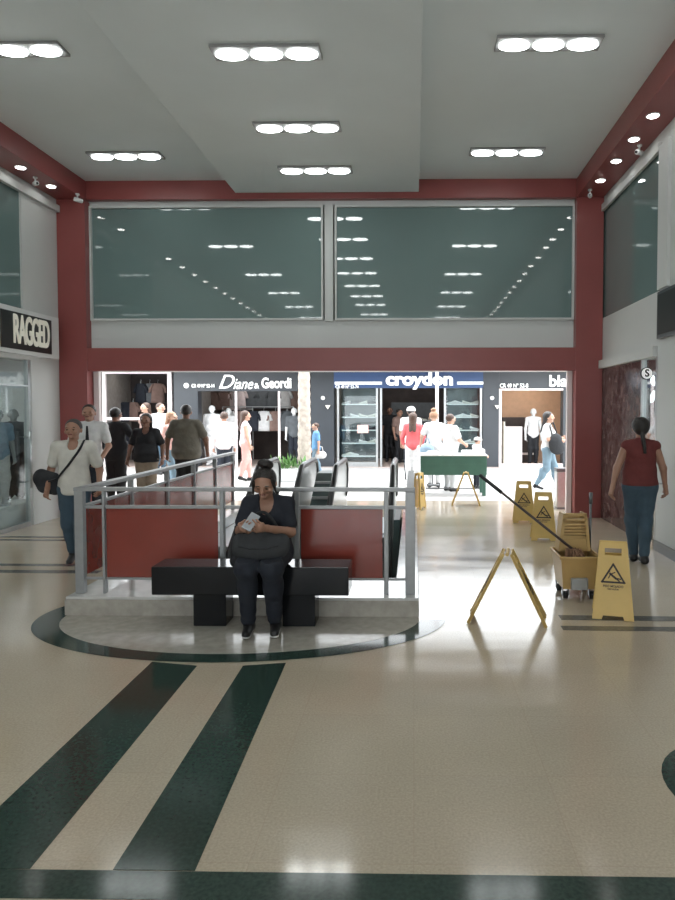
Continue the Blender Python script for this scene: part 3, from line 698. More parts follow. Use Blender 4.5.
# lamps added to light the shop interiors, except the boutique's warm one
def shop_light(px, Y, e, label, c=(1, .95, .88)):
    x = at(px, 400, Y).x
    r = empty('shop_light', (x, Y, 2.849), 0, label, 'lamp')
    MB().box(-.6, -.12, -.05, .6, .12, -.001, .01).build('lamp_housing', 'lamp_frame', r)
    nm = 'lampglow_%d' % px; mat(nm, (1, 1, 1), emit=e, ecol=c)
    MB().box(-.58, -.10, -.062, .58, .10, -.0505).build('lamp_tube', nm, r)
shop_light(137, YS+1.3, 4, 'added ceiling strip lamp lighting the dark shop at far left')
shop_light(250, YS+1.4, 9, 'added ceiling strip lamp lighting the clothes shop')
shop_light(360, YS+.9, 12, 'added ceiling strip lamp lighting the left shoe display')
shop_light(462, YS+.9, 12, 'added ceiling strip lamp lighting the right shoe display')
shop_light(410, YS+2.2, 8, 'added ceiling strip lamp lighting the middle of the shoe shop')
shop_light(532, YS+1.1, 30, 'ceiling strip lamp inside the warm boutique', (1, .85, .68))
# shoe displays
def shoe_obj(m, label, group):
    b = MB()
    prof = [(-.13, .0, .035, .06), (-.12, .0, .045, .105), (-.06, .0, .042, .085), (.0, .0, .04, .065), (.07, .0, .048, .05), (.12, .0, .035, .035), (.145, 0, .01, .02)]
    rings = []
    for x, _, hw, h in prof:
        rings.append([b.bm.verts.new((x, hw*math.sin(2*PI*q/10), h/2+.012-math.cos(2*PI*q/10)*h/2)) for q in range(10)])
    for A_, B_ in zip(rings, rings[1:]):
        for q in range(10): b.bm.faces.new((A_[q], A_[(q+1) % 10], B_[(q+1) % 10], B_[q]))
    b.bm.faces.new(rings[0][::-1]); b.bm.faces.new(rings[-1])
    o = b.build('display_shoe', m, None, True); tag(o, label, 'shoe', group)
    s = MB().box(-.135, -.042, 0, .14, .042, .014, .004).build('sole', 'shoe_sole', o)
    return o
CN = ('white', 'grey', 'cream', 'dark'); POS = ('leftmost', 'second from left', 'second from right', 'rightmost')
SH = ('bottom', 'second lowest', 'middle', 'second highest', 'top')
GS = 'shoes on the glass shelves of the shoe shop windows'
protos = [shoe_obj(m, 'sports shoe on a glass shelf in the shoe shop window', GS) for m in ('cloth_bright', 'cloth_grey', 'cloth_white', 'denim_dark')]
used = set(); cnt = 0
for side, (a, b_) in enumerate(((341, 375), (448, 479))):
    xa, xb = pX(a), pX(b_)
    r = empty('display_shelf', (0, 0, 0), 0, ['tall glass shoe shelf in the left window of the shoe shop', 'tall glass shoe shelf in the right window of the shoe shop'][side], 'shelf')
    zs = [.30, .68, 1.06, 1.44, 1.82]
    for z in zs: MB().box(xa, YS+.12, z-.02, xb, YS+.42, z).build('shelf_board', 'shelf_white', r)
    MB().box(xa, YS+.43, .14, xb, YS+.45, 2.3).build('shelf_back', 'shelf_back', r)
    for z in zs:
        for i in range(4):
            k_ = random.randrange(4); x = xa+(xb-xa)*(i+.5)/4
            o = protos[k_] if k_ not in used else dup(protos[k_])
            o['label'] = '%s shoe, %s on the %s shelf of the %s shoe shop window' % (CN[k_], POS[i], SH[zs.index(z)], ('left', 'right')[side])
            used.add(k_); o.location = (x, YS+.27, z+.0005); o.rotation_euler = (0, 0, random.choice((.2, -.3, PI-.2, PI+.3)))
# inner shoe rack
r = empty('display_shelf', (0, 0, 0), 0, 'low shoe rack inside the dark middle of the shoe shop', 'shelf')
xa, xb = pX(388), pX(440); Yk = YS+2.6
MB().box(xa, Yk+.3, 0, xb, Yk+.33, 1.9).build('shelf_back', 'cloth_grey', r)
for z in (.5, .9, 1.3): MB().box(xa, Yk, z-.02, xb, Yk+.299, z).build('shelf_board', 'shelf_white', r)
for z in (.5, .9, 1.3):
    for i in range(5):
        kk = random.choice((0, 1, 2)); o = dup(protos[kk], label='%s shoe, %s on the %s board of the rack inside the shoe shop' % (CN[kk], ('leftmost', 'second from left', 'middle', 'second from right', 'rightmost')[i], {.5: 'lowest', .9: 'middle', 1.3: 'highest'}[z]), group='shoes on the rack inside the shoe shop'); o.location = (xa+(xb-xa)*(i+.5)/5, Yk+.15, z+.0005); o.rotation_euler = (0, 0, .2)
# hanging garments
def garment(m, label, group, w_=.42, h_=.62):
    b = MB(); n = 7; L_ = []
    for i in range(n):
        t = i/(n-1); z = -t*h_; hw = w_/2*(.55 if i == 0 else .82+.18*t); d = .05+.03*t
        L_.append([b.bm.verts.new((hw*math.cos(2*PI*q/16)*(1+.05*math.sin(5*q)*t), d*math.sin(2*PI*q/16)+.012*math.sin(3*q)*t, z)) for q in range(16)])
    for A_, B_ in zip(L_, L_[1:]):
        for q in range(16): b.bm.faces.new((A_[q], A_[(q+1) % 16], B_[(q+1) % 16], B_[q]))
    b.bm.faces.new(L_[0][::-1]); b.bm.faces.new(L_[-1])
    for sx in (-1, 1): b.tube([(sx*w_*.3, 0, -.03), (sx*w_*.52, 0, -.16), (sx*w_*.60, 0, -.30)], [.045, .045, .05], 8)
    o = b.build('hanging_garment', m, None, True); tag(o, label, 'garment', group)
    MB().tube([(0, 0, -.02), (0, 0, .07), (.02, 0, .10), (.0, 0, .12)], .006, 6).build('hanger', 'steel', o)
    return o
GG = 'garments hanging in the clothes shop'
gp = [garment(m, 'garment hanging on the rails of the clothes shop', GG) for m in ('cloth_grey', 'cloth_stripe', 'cloth_brown', 'cloth_bright', 'denim_dark')]
usedg = set(); GN = ('grey', 'pale pink', 'brown', 'white', 'dark blue')
for px, Y, z in ((258, YS+1.25, 1.75), (268, YS+2.1, 2.45), (219, YS+2.3, 2.4)):
    x = at(px, 400, Y).x; rn = {258: 'low front', 268: 'high right', 219: 'high left'}[px]
    r = empty('clothes_rail', (0, 0, 0), 0, rn+' steel clothes rail inside the clothes shop', 'rail')
    MB().tube([(x-1.1, Y, z), (x+1.1, Y, z)], .015, 8).tube([(x-1.1, Y, z), (x-1.1, Y, 0)], .015, 8).tube([(x+1.1, Y, z), (x+1.1, Y, 0)], .015, 8).build('rail_bar', 'steel', r)
    for i in range(6):
        k_ = random.randrange(5); o = gp[k_] if k_ not in usedg else dup(gp[k_])
        o['label'] = '%s garment, %s on the %s rail of the clothes shop' % (GN[k_], ('leftmost', 'second from left', 'third from left', 'third from right', 'second from right', 'rightmost')[i], rn)
        usedg.add(k_); o.location = (x-.9+.36*i, Y, z-.13); o.rotation_euler = (0, 0, random.uniform(-.25, .25))
for k_ in range(5):
    if k_ not in usedg:
        for ch in list(gp[k_].children): bpy.data.objects.remove(ch)
        bpy.data.objects.remove(gp[k_]); gp[k_] = gp[0]
# boutique counter and shelves
r = empty('shop_counter', (0, 0, 0), 0, 'pale counter inside the warm boutique', 'counter')
MB().box(pX(509), YS+.8, 0, pX(527), YS+1.25, 1.15, .01).build('counter_body', 'frame_white', r)
MB().box(pX(507.5), YS+.78, 0, pX(508.9), YS+1.2, 1.30).build('counter_edge', 'letter_cream', r)
r = empty('shop_cabinet', (0, 0, 0), 0, 'dark cabinet behind the boutique counter', 'cabinet')
MB().box(pX(508), YS+1.7, 0, pX(546), YS+2.1, 1.42, .01).build('cabinet_body', 'shop_dark', r)
MB().box(pX(524), YS+1.55, .25, pX(546), YS+1.69, .31).build('shelf_board', 'frame_white', r)
# palm trunk and planter in the street
px_t = at(304.5, 460, 16.2).x
b = MB(); prof = []
n = 34
for i in range(n+1):
    z = 3.3*i/n; prof.append((.165-.012*z+(.012 if i % 2 else -.004), z))
o = b.lathe(prof, 18, (0, 0, 0)).build('palm_trunk', 'bark', None, True, loc=(px_t, 16.2, 0)); tag(o, 'ringed pale palm trunk standing in the street between two shops', 'tree')
r = empty('planter', (px_t-.32, 15.6, 0), 0, 'low white street planter with leafy plant at the foot of the palm trunk', 'planter')
MB().box(-.42, -.2, 0, .55, .2, .28, .02).build('planter_box', 'white_paint', r)
b = MB(); random.seed(5)
for i in range(90):
    a = random.uniform(0, 2*PI); l = random.uniform(.15, .42); el = random.uniform(.4, 1.4)
    c = Vector((random.uniform(-.34, .45), random.uniform(-.12, .12), .28)); d = Vector((math.cos(a)*math.cos(el), math.sin(a)*math.cos(el), math.sin(el)))
    s_ = d.cross(Vector((0, 0, 1))).normalized()*.03; m_ = c+d*l*.6
    b.quad([c, m_+s_, c+d*l, m_-s_])
b.build('foliage', 'leaf', r)
# street pole
o = MB().tube([(at(437, 400, 15).x, 15.0, 0), (at(437, 400, 15).x, 15.0, 3.4)], .035, 12).build('street_pole', 'frame_white', None, True); tag(o, 'slim white street pole in front of the shoe shop', 'pole')

# unseen lamps added to brighten the two shops of the arcade
for nm, x, y, l in (('a', -6.9, 8.8, 'added ceiling strip lamp lighting the left mannequin shop'), ('b', 3.9, 8.7, 'added ceiling strip lamp lighting the right shop')):
    r = empty('shop_light', (x, y, 2.599), 0, l, 'lamp')
    MB().box(-.12, -1.2, -.05, .12, 1.2, -.001, .01).build('lamp_housing', 'lamp_frame', r)
    MB().box(-.10, -1.18, -.062, .10, 1.18, -.0505).build('lamp_tube', 'lamp_glow', r)

# garments in the dark corner shop
g2 = 'garments hanging in the dark corner shop'
for i, (px, zz, k_) in enumerate(((112, 1.9, 2), (119, 1.9, 0), (126, 1.9, 4), (133, 1.9, 2), (150, 2.5, 0), (158, 2.5, 2), (141, 2.5, 4), (150, 1.5, 1), (128, 1.0, 4), (114, 1.0, 0))):
    Y = YS+1.9
    o = dup(gp[k_], label='%s garment in the dark corner shop, %s' % (GN[k_], ('far left of upper row', 'second in upper row', 'third in upper row', 'fourth in upper row', 'middle of top row', 'right end of top row', 'left end of top row', 'lone one hanging right', 'right of low pair', 'left of low pair')[i]), group=g2); o.location = (at(px, 400, Y).x, Y, zz); o.rotation_euler = (0, 0, .3*(i % 3-1))

# ================================================================== PEOPLE
def smin(a, b, k):
    h = np.clip(0.5+0.5*(b-a)/k, 0, 1); return b+(a-b)*h-k*h*(1-h)
def capsule(P, a, b, ra, rb, fl=(1, 1, 1)):
    fl = np.array(fl, np.float32); a = np.array(a, np.float32); b = np.array(b, np.float32)
    q = (P-a)/fl; d = (b-a)/fl; dd = float(d@d)+1e-9
    t = np.clip((q@d)/dd, 0, 1); return (np.sqrt(((q-t[..., None]*d)**2).sum(-1))-(ra+(rb-ra)*t))*float(min(fl))
def ellips(P, c, r):
    r = np.array(r, np.float32); q = (P-np.array(c, np.float32))/r; k = np.sqrt((q**2).sum(-1)); return (k-1)*float(min(r))
def sdf_mesh(prims, vox, cuts=(), regions=None):
    """prims: ('c', a, b, ra, rb, flat, k) / ('e', c, r, k) / ('-e', c, r) ; cuts: keep where dot(p-pt, n) < 0"""
    lo = np.array([1e9]*3); hi = -lo
    for p in prims:
        if p[0] == 'c': pts = [p[1], p[2]]; R = max(p[3], p[4])
        elif p[0] == 'e': pts = [p[1]]; R = max(p[2])
        else: continue
        for q in pts: lo = np.minimum(lo, np.array(q)-R); hi = np.maximum(hi, np.array(q)+R)
    lo -= 3*vox; hi += 3*vox
    n = np.ceil((hi-lo)/vox).astype(int)+1
    F = np.full(tuple(n), 1.0, np.float32)
    ax = [np.arange(n[i], dtype=np.float32)*vox+lo[i] for i in range(3)]
    for p in prims:
        if p[0] == 'c': a = np.array(p[1]); b = np.array(p[2]); R = max(p[3], p[4]); k = p[6]; l0 = np.minimum(a, b)-R; h0 = np.maximum(a, b)+R
        else: R = np.array(p[2]); k = p[3] if p[0] == 'e' else .01; l0 = np.array(p[1])-R; h0 = np.array(p[1])+R
        m_ = max(k, 2.5*vox)+vox
        i0 = np.maximum(0, np.floor((l0-m_-lo)/vox).astype(int)); i1 = np.minimum(n, np.ceil((h0+m_-lo)/vox).astype(int)+1)
        if (i1 <= i0).any(): continue
        sl = tuple(slice(i0[i], i1[i]) for i in range(3))
        P = np.stack(np.meshgrid(ax[0][sl[0]], ax[1][sl[1]], ax[2][sl[2]], indexing='ij'), -1)
        if p[0] == 'c': F[sl] = smin(F[sl], capsule(P, p[1], p[2], p[3], p[4], p[5]), k)
        elif p[0] == 'e': F[sl] = smin(F[sl], ellips(P, p[1], p[2]), k)
        else: F[sl] = np.maximum(F[sl], -ellips(P, p[1], p[2]))
    for pt, nm in cuts:
        nm = np.array(nm, float); nm /= np.linalg.norm(nm)
        X = (ax[0]-pt[0])[:, None, None]*nm[0]+(ax[1]-pt[1])[None, :, None]*nm[1]+(ax[2]-pt[2])[None, None, :]*nm[2]
        F = np.maximum(F, X.astype(np.float32))
    # surface nets
    nx, ny, nz = F.shape
    I = F < 0
    C = np.zeros((nx-1, ny-1, nz-1), np.int8)
    for dx in (0, 1):
        for dy in (0, 1):
            for dz in (0, 1): C += I[dx:nx-1+dx, dy:ny-1+dy, dz:nz-1+dz]
    act = (C > 0) & (C < 8); idx = np.argwhere(act)
    if len(idx) == 0: return None
    acc = np.zeros((len(idx), 3)); cn = np.zeros(len(idx))
    corners = [(a, b, c) for a in (0, 1) for b in (0, 1) for c in (0, 1)]
    V = {c: F[idx[:, 0]+c[0], idx[:, 1]+c[1], idx[:, 2]+c[2]] for c in corners}
    for c in corners:
        for a in range(3):
            if c[a] == 0:
                d = list(c); d[a] = 1; d = tuple(d); f0, f1 = V[c], V[d]; m_ = (f0 < 0) != (f1 < 0)
                t = np.where(m_, f0/np.where(m_, f0-f1, 1), 0)
                pos = np.array(c, float)[None, :].repeat(len(idx), 0); pos[:, a] += t
                acc[m_] += pos[m_]; cn[m_] += 1
    verts = (idx+acc/cn[:, None])*vox+lo
    vid = np.full(C.shape, -1, np.int64); vid[act] = np.arange(len(idx))
    faces = []
    for a in range(3):
        b_, c_ = (a+1) % 3, (a+2) % 3
        s0 = [slice(1, -1)]*3; s0[a] = slice(0, -1); s1 = list(s0); s1[a] = slice(1, None)
        A0 = I[tuple(s0)]; A1 = I[tuple(s1)]
        e = np.argwhere(A0 != A1)
        if len(e) == 0: continue
        inside0 = A0[tuple(e.T)]
        base = e.copy(); base[:, b_] += 1; base[:, c_] += 1
        def g(db, dc):
            q = base.copy(); q[:, b_] -= db; q[:, c_] -= dc; return vid[q[:, 0], q[:, 1], q[:, 2]]
        q4 = np.stack([g(1, 1), g(0, 1), g(0, 0), g(1, 0)], 1)
        q4[~inside0] = q4[~inside0][:, ::-1]
        faces.append(q4)
    return verts, np.concatenate(faces)
def sdf_obj(name, prims, vox, mats, parent, cuts=(), paint=None):
    r = sdf_mesh(prims, vox, cuts)
    if r is None: return None
    v, f_ = r; f_ = f_[(f_ >= 0).all(1)]
    me = bpy.data.meshes.new(name)
    me.vertices.add(len(v)); me.vertices.foreach_set('co', v.astype(np.float32).ravel())
    me.loops.add(len(f_)*4); me.loops.foreach_set('vertex_index', f_.astype(np.int32).ravel())
    me.polygons.add(len(f_)); me.polygons.foreach_set('loop_start', np.arange(0, len(f_)*4, 4, dtype=np.int32))
    me.polygons.foreach_set('use_smooth', np.ones(len(f_), bool))
    if isinstance(mats, str): mats = [mats]
    for m_ in mats: me.materials.append(M(m_))
    if paint:
        c = v[f_].mean(1); mi = np.zeros(len(f_), np.int32)
        for ce, rr, ix in paint: mi[(((c-np.array(ce))/np.array(rr))**2).sum(1) < 1] = ix
        me.polygons.foreach_set('material_index', mi)
    me.update(calc_edges=True); me.validate()
    if name in ('shirt', 'trousers') and len(me.vertices):
        nv = len(me.vertices); co = np.empty(nv*3, np.float32); me.vertices.foreach_get('co', co); co = co.reshape(-1, 3)
        no = np.empty(nv*3, np.float32); me.vertex_normals.foreach_get('vector', no); no = no.reshape(-1, 3)
        x, y, z = co.T
        if name == 'shirt': d = .5*np.sin(26*x+11*z+2.5*np.sin(9*z+6*y))*np.sin(17*z-8*x+1.3)+.5*np.sin(38*z+14*x*np.sin(5*z))*np.sin(11*x+7*y)
        else: d = .6*np.sin(46*z+12*x+2*np.sin(20*y))*np.exp(-((z % .42-.10)/.10)**2)+.3*np.sin(30*x+9*z)
        co += no*(d*.0055)[:, None]; me.vertices.foreach_set('co', co.ravel().astype(np.float32)); me.update()
    o = bpy.data.objects.new(name, me); COL.objects.link(o)
    if parent: o.parent = parent
    return o

def V3(*a): return np.array(a, float)
def hand_prims(wrist, d, palmn, side, H, grip=.5, fr=.0052):
    """wrist point, finger direction d, palm normal, side=+1/-1 which side the thumb leaves"""
    d = d/np.linalg.norm(d); n = palmn-d*(palmn@d); n = n/np.linalg.norm(n); s = np.cross(d, n)*side
    L = .105*H; out = []
    k0 = wrist+d*L*.50
    out.append(('c', tuple(wrist+d*.004), tuple(k0), .016*H, .0175*H, (1, 1, 1), .010*H))
    out.append(('c', tuple(k0+s*.016*H), tuple(k0-s*.018*H), .011*H, .010*H, (1, 1, 1), .010*H))
    for i, (off, ln) in enumerate(((.020, .44), (.0065, .50), (-.0065, .46), (-.019, .36))):
        a = k0+s*off*H; c = a+d*L*ln*.45*1.0; ang = grip*1.1
        d2 = d*math.cos(ang)+n*math.sin(ang); b = a+d2*L*ln*.5; ang2 = grip*2.2
        d3 = d*math.cos(ang2)+n*math.sin(ang2); e = b+d3*L*ln*.5
        out.append(('c', tuple(a), tuple(b), fr*H*1.05, fr*H*.98, (1, 1, 1), .003*H)); out.append(('c', tuple(b), tuple(e), fr*H*.98, fr*H*.8, (1, 1, 1), .002*H))
    t0 = wrist+d*L*.16+s*.014*H; t1 = t0+d*L*.22+s*.020*H+n*.008*H; t2 = t1+d*L*.24+s*.004*H+n*.010*H
    out.append(('c', tuple(t0), tuple(t1), .0085*H, .0068*H, (1, 1, 1), .006*H)); out.append(('c', tuple(t1), tuple(t2), .0066*H, .0052*H, (1, 1, 1), .003*H))
    return out

def person(label, loc, rz, H, J=None, top='cloth_white', bottom='denim', skin='skin_tan', hair='short', hairm='hair_black', shoe='shoe_black', sleeve='short',
           fat=1.0, vox=.012, hem=.47, face=True, waistband=None, female=False, headturn=(0, 0), extra=None, grip=(.5, .5), name='person', cat='person', pantw=1.0, neck_open=.0, leglen='long', palm=None):
    """all joint numbers are fractions of the standing height; the figure faces -Y before rz"""
    r = empty(name, loc, rz, label, cat)
    j = dict(hl=(.048, 0, .515), hr=(-.048, 0, .515), kl=(.052, -.012, .28), kr=(-.052, -.012, .28), al=(.055, .012, .048), ar=(-.055, .012, .048),
             sl=(.105, .005, .805), sr=(-.105, .005, .805), el=(.135, .015, .635), er=(-.135, .015, .635), wl=(.14, -.03, .495), wr=(-.14, -.03, .495),
             pelvis=(0, 0, .535), waist=(0, -.004, .62), chest=(0, 0, .735), neck=(0, .006, .83), head=(0, -.012, .925))
    if female: j.update(sl=(.094, .005, .80), sr=(-.094, .005, .80), el=(.122, .015, .635), er=(-.122, .015, .635))
    if J: j.update(J)
    j = {k_: V3(*v)*H for k_, v in j.items()}
    k = .022*H; fx = fat
    hw = 1.08 if female else 1.0
    torso = [('e', j['pelvis'], (.088*H*fx*hw, .066*H*fx, .066*H), k), ('c', j['pelvis'], j['waist'], .072*H*fx, .064*H*fx, (1.12, .82, 1), k),
             ('c', j['waist'], j['chest'], .064*H*fx, .078*H*(fx+1)/2, (1.12, .80, 1), k), ('c', (j['sl']*.68+j['sr']*.32)-V3(0, 0, .018*H), (j['sr']*.68+j['sl']*.32)-V3(0, 0, .018*H), .046*H, .046*H, (1, .9, 1), k)]
    torso += [('c', j['neck']-V3(0, 0, .012*H), j['s'+s_], .027*H, .026*H, (1, 1, 1), .014*H) for s_ in 'lr']
    if fat > 1.1: torso.append(('e', j['waist']+V3(0, -.018*H*fx, -.01*H), (.085*H*fx, .07*H*fx, .075*H), k))
    if female: torso += [('e', j['chest']+V3(s*.036*H, -.045*H, -.005*H), (.036*H, .032*H, .034*H), .015*H) for s in (1, -1)]
    def limb(a, b, ra, rb): return ('c', j[a], j[b], ra*H, rb*H, (1, 1, 1), .012*H)
    arms = {}; legs = {}
    af = (fat+2)/3
    for s in 'lr':
        mid = j['k'+s]*.72+j['a'+s]*.28; sg = 1 if s == 'l' else -1
        legs[s] = [('c', j['h'+s], j['k'+s], .052*H*af*hw, .034*H, (1, 1, 1), k), limb('k'+s, 'a'+s, .032, .021), ('e', mid+V3(0, .008*H, 0), (.030*H, .034*H, .055*H), .012*H)]
        arms[s] = [limb('s'+s, 'e'+s, .031*af, .023*af), limb('e'+s, 'w'+s, .024*af, .0155)]
    hd = j['head']; nk = j['neck']
    # head frame: forward/right/up from the neck-head line and a turn
    ty, tx = headturn
    Rm = Matrix.Rotation(ty, 3, 'Z') @ Matrix.Rotation(tx, 3, 'X')
    def hp(x, y, z): q = Rm @ Vector((x*H, y*H, z*H)); return hd+V3(*q)
    head = [('c', nk, hd+V3(0, .008*H, -.03*H), .033*H, .031*H, (1, 1, 1), .012*H), ('e', hp(0, .004, .010), (.050*H, .060*H, .056*H), .01*H), ('c', hp(0, -.022, -.040), hp(0, -.006, .0), .026*H, .042*H, (1, 1, 1), .015*H)]
    head += [('e', hp(s*.050, .008, -.008), (.007*H, .012*H, .017*H), .004*H) for s in (1, -1)]
    if face:
        head += [('c', hp(0, -.056, .006), hp(0, -.067, -.014), .006*H, .009*H, (1, 1, 1), .006*H), ('c', hp(.025, -.050, .010), hp(-.025, -.050, .010), .010*H, .010*H, (1, 1, 1), .008*H),
                 ('c', hp(.011, -.055, -.032), hp(-.011, -.055, -.032), .0055*H, .0055*H, (1, 1, 1), .004*H), ('e', hp(0, -.044, -.053), (.015*H, .012*H, .011*H), .008*H)]
        head += [('e', hp(s*.028, -.040, -.016), (.016*H, .016*H, .014*H), .01*H) for s in (1, -1)]
    paint = []
    if face: paint = [(hp(s*.021, -.056, -.001), (.0085*H, .014*H, .0032*H), 1) for s in (1, -1)]+[(hp(0, -.060, -.033), (.017*H, .016*H, .006*H), 2)]+([(hp(s*.022, -.060, .013), (.012*H, .016*H, .0022*H), 1) for s in (1, -1)] if vox < .008 else [])
    hands = []
    for i, s in enumerate('lr'):
        sg = 1 if s == 'l' else -1
        d = j['w'+s]-j['e'+s]
        pn = V3(-sg, -.15, 0) if palm is None else V3(*palm[i])
        if abs(pn@d)/np.linalg.norm(d)/np.linalg.norm(pn) > .93: pn = V3(0, 0, -1)
        dd = d/np.linalg.norm(d); n_ = pn-dd*(pn@dd); sd = np.cross(dd, n_)
        want = V3(0, -1, 0) if palm is None else V3(-sg, 0, .6)
        hands += hand_prims(j['w'+s], d, pn, 1 if sd@want > 0 else -1, H, grip[i], max(.0052, vox*.62/H))
    feet = []; toes = {}
    for s in 'lr':
        sg = 1 if s == 'l' else -1
        a = j['a'+s]; sh = a-j['k'+s]; sh = sh/np.linalg.norm(sh)
        t = j.get('t'+s); t = a+V3(sg*.012*H, -.095*H, -.032*H) if t is None else t
        toes[s] = t; feet.append(('c', a+V3(0, .012*H, -.022*H), t, .020*H, .014*H, (1, 1, 1), .012*H))
    body = torso+sum(legs.values(), [])+sum(arms.values(), [])+head+hands+feet
    sdf_obj('body', body, vox, [skin, 'eye_dark', 'lips'], r, (), paint)
    def infl(ps, d, kk=None):
        o = []
        for p in ps:
            if p[0] == 'c': o.append(('c', p[1], p[2], p[3]+d, p[4]+d, p[5], p[6]))
            elif p[0] == 'e': o.append(('e', p[1], tuple(q+d for q in p[2]), p[3]))
        return o
    cv = vox*1.05
    # trousers
    tr = infl([torso[0], torso[1]], .008*H)
    for s in 'lr':
        an = j['a'+s]*.93+j['k'+s]*.07
        if leglen == 'long': tr += [('c', j['h'+s], j['k'+s], (.060*af)*H*hw, .044*H*pantw, (1, 1, 1), k), ('c', j['k'+s], an, .042*H*pantw, .031*H*pantw, (1, 1, 1), .015*H)]
        if leglen == 'long': tr.append(('e', j['k'+s]*.68+j['a'+s]*.32+V3(0, .008*H, 0), (.040*H*pantw, .046*H*pantw, .075*H), .015*H)); tr.append(('e', j['k'+s]+V3(0, 0, 0), (.047*H*pantw, .047*H*pantw, .06*H), .015*H))
        else: tr += [('c', j['h'+s], j['k'+s]*.75+j['h'+s]*.25, (.060*af)*H*hw, .052*H*pantw, (1, 1, 1), k)]
    wd = j['chest']-j['pelvis']; wd = wd/np.linalg.norm(wd)
    sdf_obj('trousers', tr, cv, bottom, r, [(j['waist']*.7+j['pelvis']*.3, wd)])
    # shirt
    hemp = j['pelvis']+wd*(hem-.535)*H
    sp = infl(torso, .013*H)+[('c', j['pelvis'], j['waist'], (.084*fx)*H, (.076*fx)*H, (1.14, .88, 1), k)]
    frac = {'short': .62, 'long': .0, 'none': None}[sleeve]
    sp.append(('c', nk-V3(0, 0, .012*H), nk-V3(0, 0, .0), .040*H, .040*H, (1, 1, 1), .012*H))
    for s in 'lr':
        if sleeve == 'short':
            e = j['s'+s]*.32+j['e'+s]*.68; sp.append(('c', j['s'+s], e, .040*H*af, .038*H*af, (1, 1, 1), .014*H))
        elif sleeve == 'long':
            wv = j['w'+s]*.95+j['e'+s]*.05; sp += [('c', j['s'+s], j['e'+s], .039*H*af, .031*H*af, (1, 1, 1), .014*H), ('c', j['e'+s], wv, .031*H*af, .023*H, (1, 1, 1), .01*H)]
    cuts = [(hemp, -wd)]
    if neck_open: sp.append(('-e', nk+V3(0, -.035*H, -.01*H), (.035*H, .04*H, neck_open*H)))
    sdf_obj('shirt', sp, cv, top, r, cuts)
    # shoes
    for s in 'lr':
        a = j['a'+s]; t = toes[s]; he = a+V3(0, .014*H, -.024*H)
        if t[2] < .03*H: he[2] = max(he[2], .020*H)
        so = sdf_obj('shoe', [('c', he, t, .026*H, .020*H, (1, 1, .92), .012*H), ('c', a+V3(0, 0, -.002*H), he, .025*H, .025*H, (1, 1, 1), .014*H)], min(cv, .011), shoe, r)
        dz = V3(0, 0, -.0135*H)
        sdf_obj('sole', [('c', he+dz, t+dz*.8, .024*H, .021*H, (1, 1, .35), .01*H)], min(cv, .008), 'shoe_sole' if shoe != 'shoe_black' or extra == 'whitesole' else 'shoe_black', so)
    # hair
    hs = []
    cutn = None
    if hair != 'bald':
        hs = [('e', hp(0, .010, .016), (.054*H, .062*H, .056*H), .01*H)]
        hs.append(('-e', hp(0, -.062, -.022), (.046*H, .052*H, .055*H)))
        cz = hp(0, .0, -.034)
        up = V3(*(Rm @ Vector((0, 0, 1)))); fn = V3(*(Rm @ Vector((0, -.85, -.5)))); fp = hp(0, -.030, .034)
        if hair in ('long', 'braid', 'tail'):
            hs = [('e', hp(0, .014, .016), (.060*H, .066*H, .060*H), .01*H), ('e', hp(0, .030, -.030), (.050*H, .036*H, .060*H), .02*H), ('-e', hp(0, -.064, -.018), (.044*H, .052*H, .062*H))]
            bk = nk+V3(0, .052*H, 0)
            if hair == 'long': hs += [('c', hp(s*.018, .040, -.02), bk+V3(s*.03*H, .018*H, -.10*H), .032*H, .028*H, (1, .8, 1), .02*H) for s in (1, -1)]
            if hair == 'braid': hs = [hs[0], ('e', hp(0, .040, -.015), (.040*H, .028*H, .035*H), .02*H), hs[2], ('c', hp(0, .058, -.03), bk+V3(-.010*H, .012*H, -.03*H), .015*H, .013*H, (1, .9, 1), .006*H)]+[('e', bk+V3((-.012-.002*i)*H, (.018-.001*i)*H, (-.045-.024*i)*H), (.013*H-.0006*i*H, .011*H, .016*H), .003*H) for i in range(9)]
            if hair == 'tail': hs += [('e', hp(0, .072, .03), (.022*H, .022*H, .022*H), .01*H), ('c', hp(0, .08, .02), bk+V3(0, .03*H, -.05*H), .02*H, .014*H, (1, 1, 1), .01*H)]
            sdf_obj('hair', hs, min(vox, .009), hairm, r, [(fp, fn)])
        elif hair == 'bun':
            hs = [('e', hp(0, .012, .016), (.056*H, .064*H, .057*H), .01*H), ('-e', hp(0, -.066, -.022), (.044*H, .052*H, .054*H)), ('e', hp(.002, .030, .088), (.034*H, .028*H, .022*H), .006*H), ('e', hp(.026, .03, .080), (.018*H, .02*H, .018*H), .006*H)]
            st_h = [('c', hp(-.044, -.030, .02), hp(-.053, -.030, -.045), .010*H, .005*H, (1, 1, 1), .006*H), ('c', hp(.046, -.030, .03), hp(.058, -.030, -.045), .010*H, .004*H, (1, 1, 1), .006*H)]
            sdf_obj('hair', hs, min(vox, .006), hairm, r, [(hp(0, 0, -.03), -up), (fp, fn)])
            sdf_obj('hair_strand', st_h, min(vox, .006), hairm, r)
        elif hair == 'cap':
            sdf_obj('hair', hs, min(vox, .009), hairm, r, [(cz, -up), (hp(0, 0, .02), up)])
            sdf_obj('cap', [('e', hp(0, .006, .022), (.063*H, .070*H, .056*H), .01*H), ('c', hp(.0, -.055, .022), hp(0, -.09, .014), .040*H, .034*H, (1, 1, .16), .006*H)], min(vox, .009), 'cloth_bright', r, [(hp(0, 0, .010), -up)])
        else:
            sdf_obj('hair', hs, min(vox, .009), hairm, r, [(cz, -up), (fp, fn)])
    r['_'] = 0; del r['_']
    return r, j
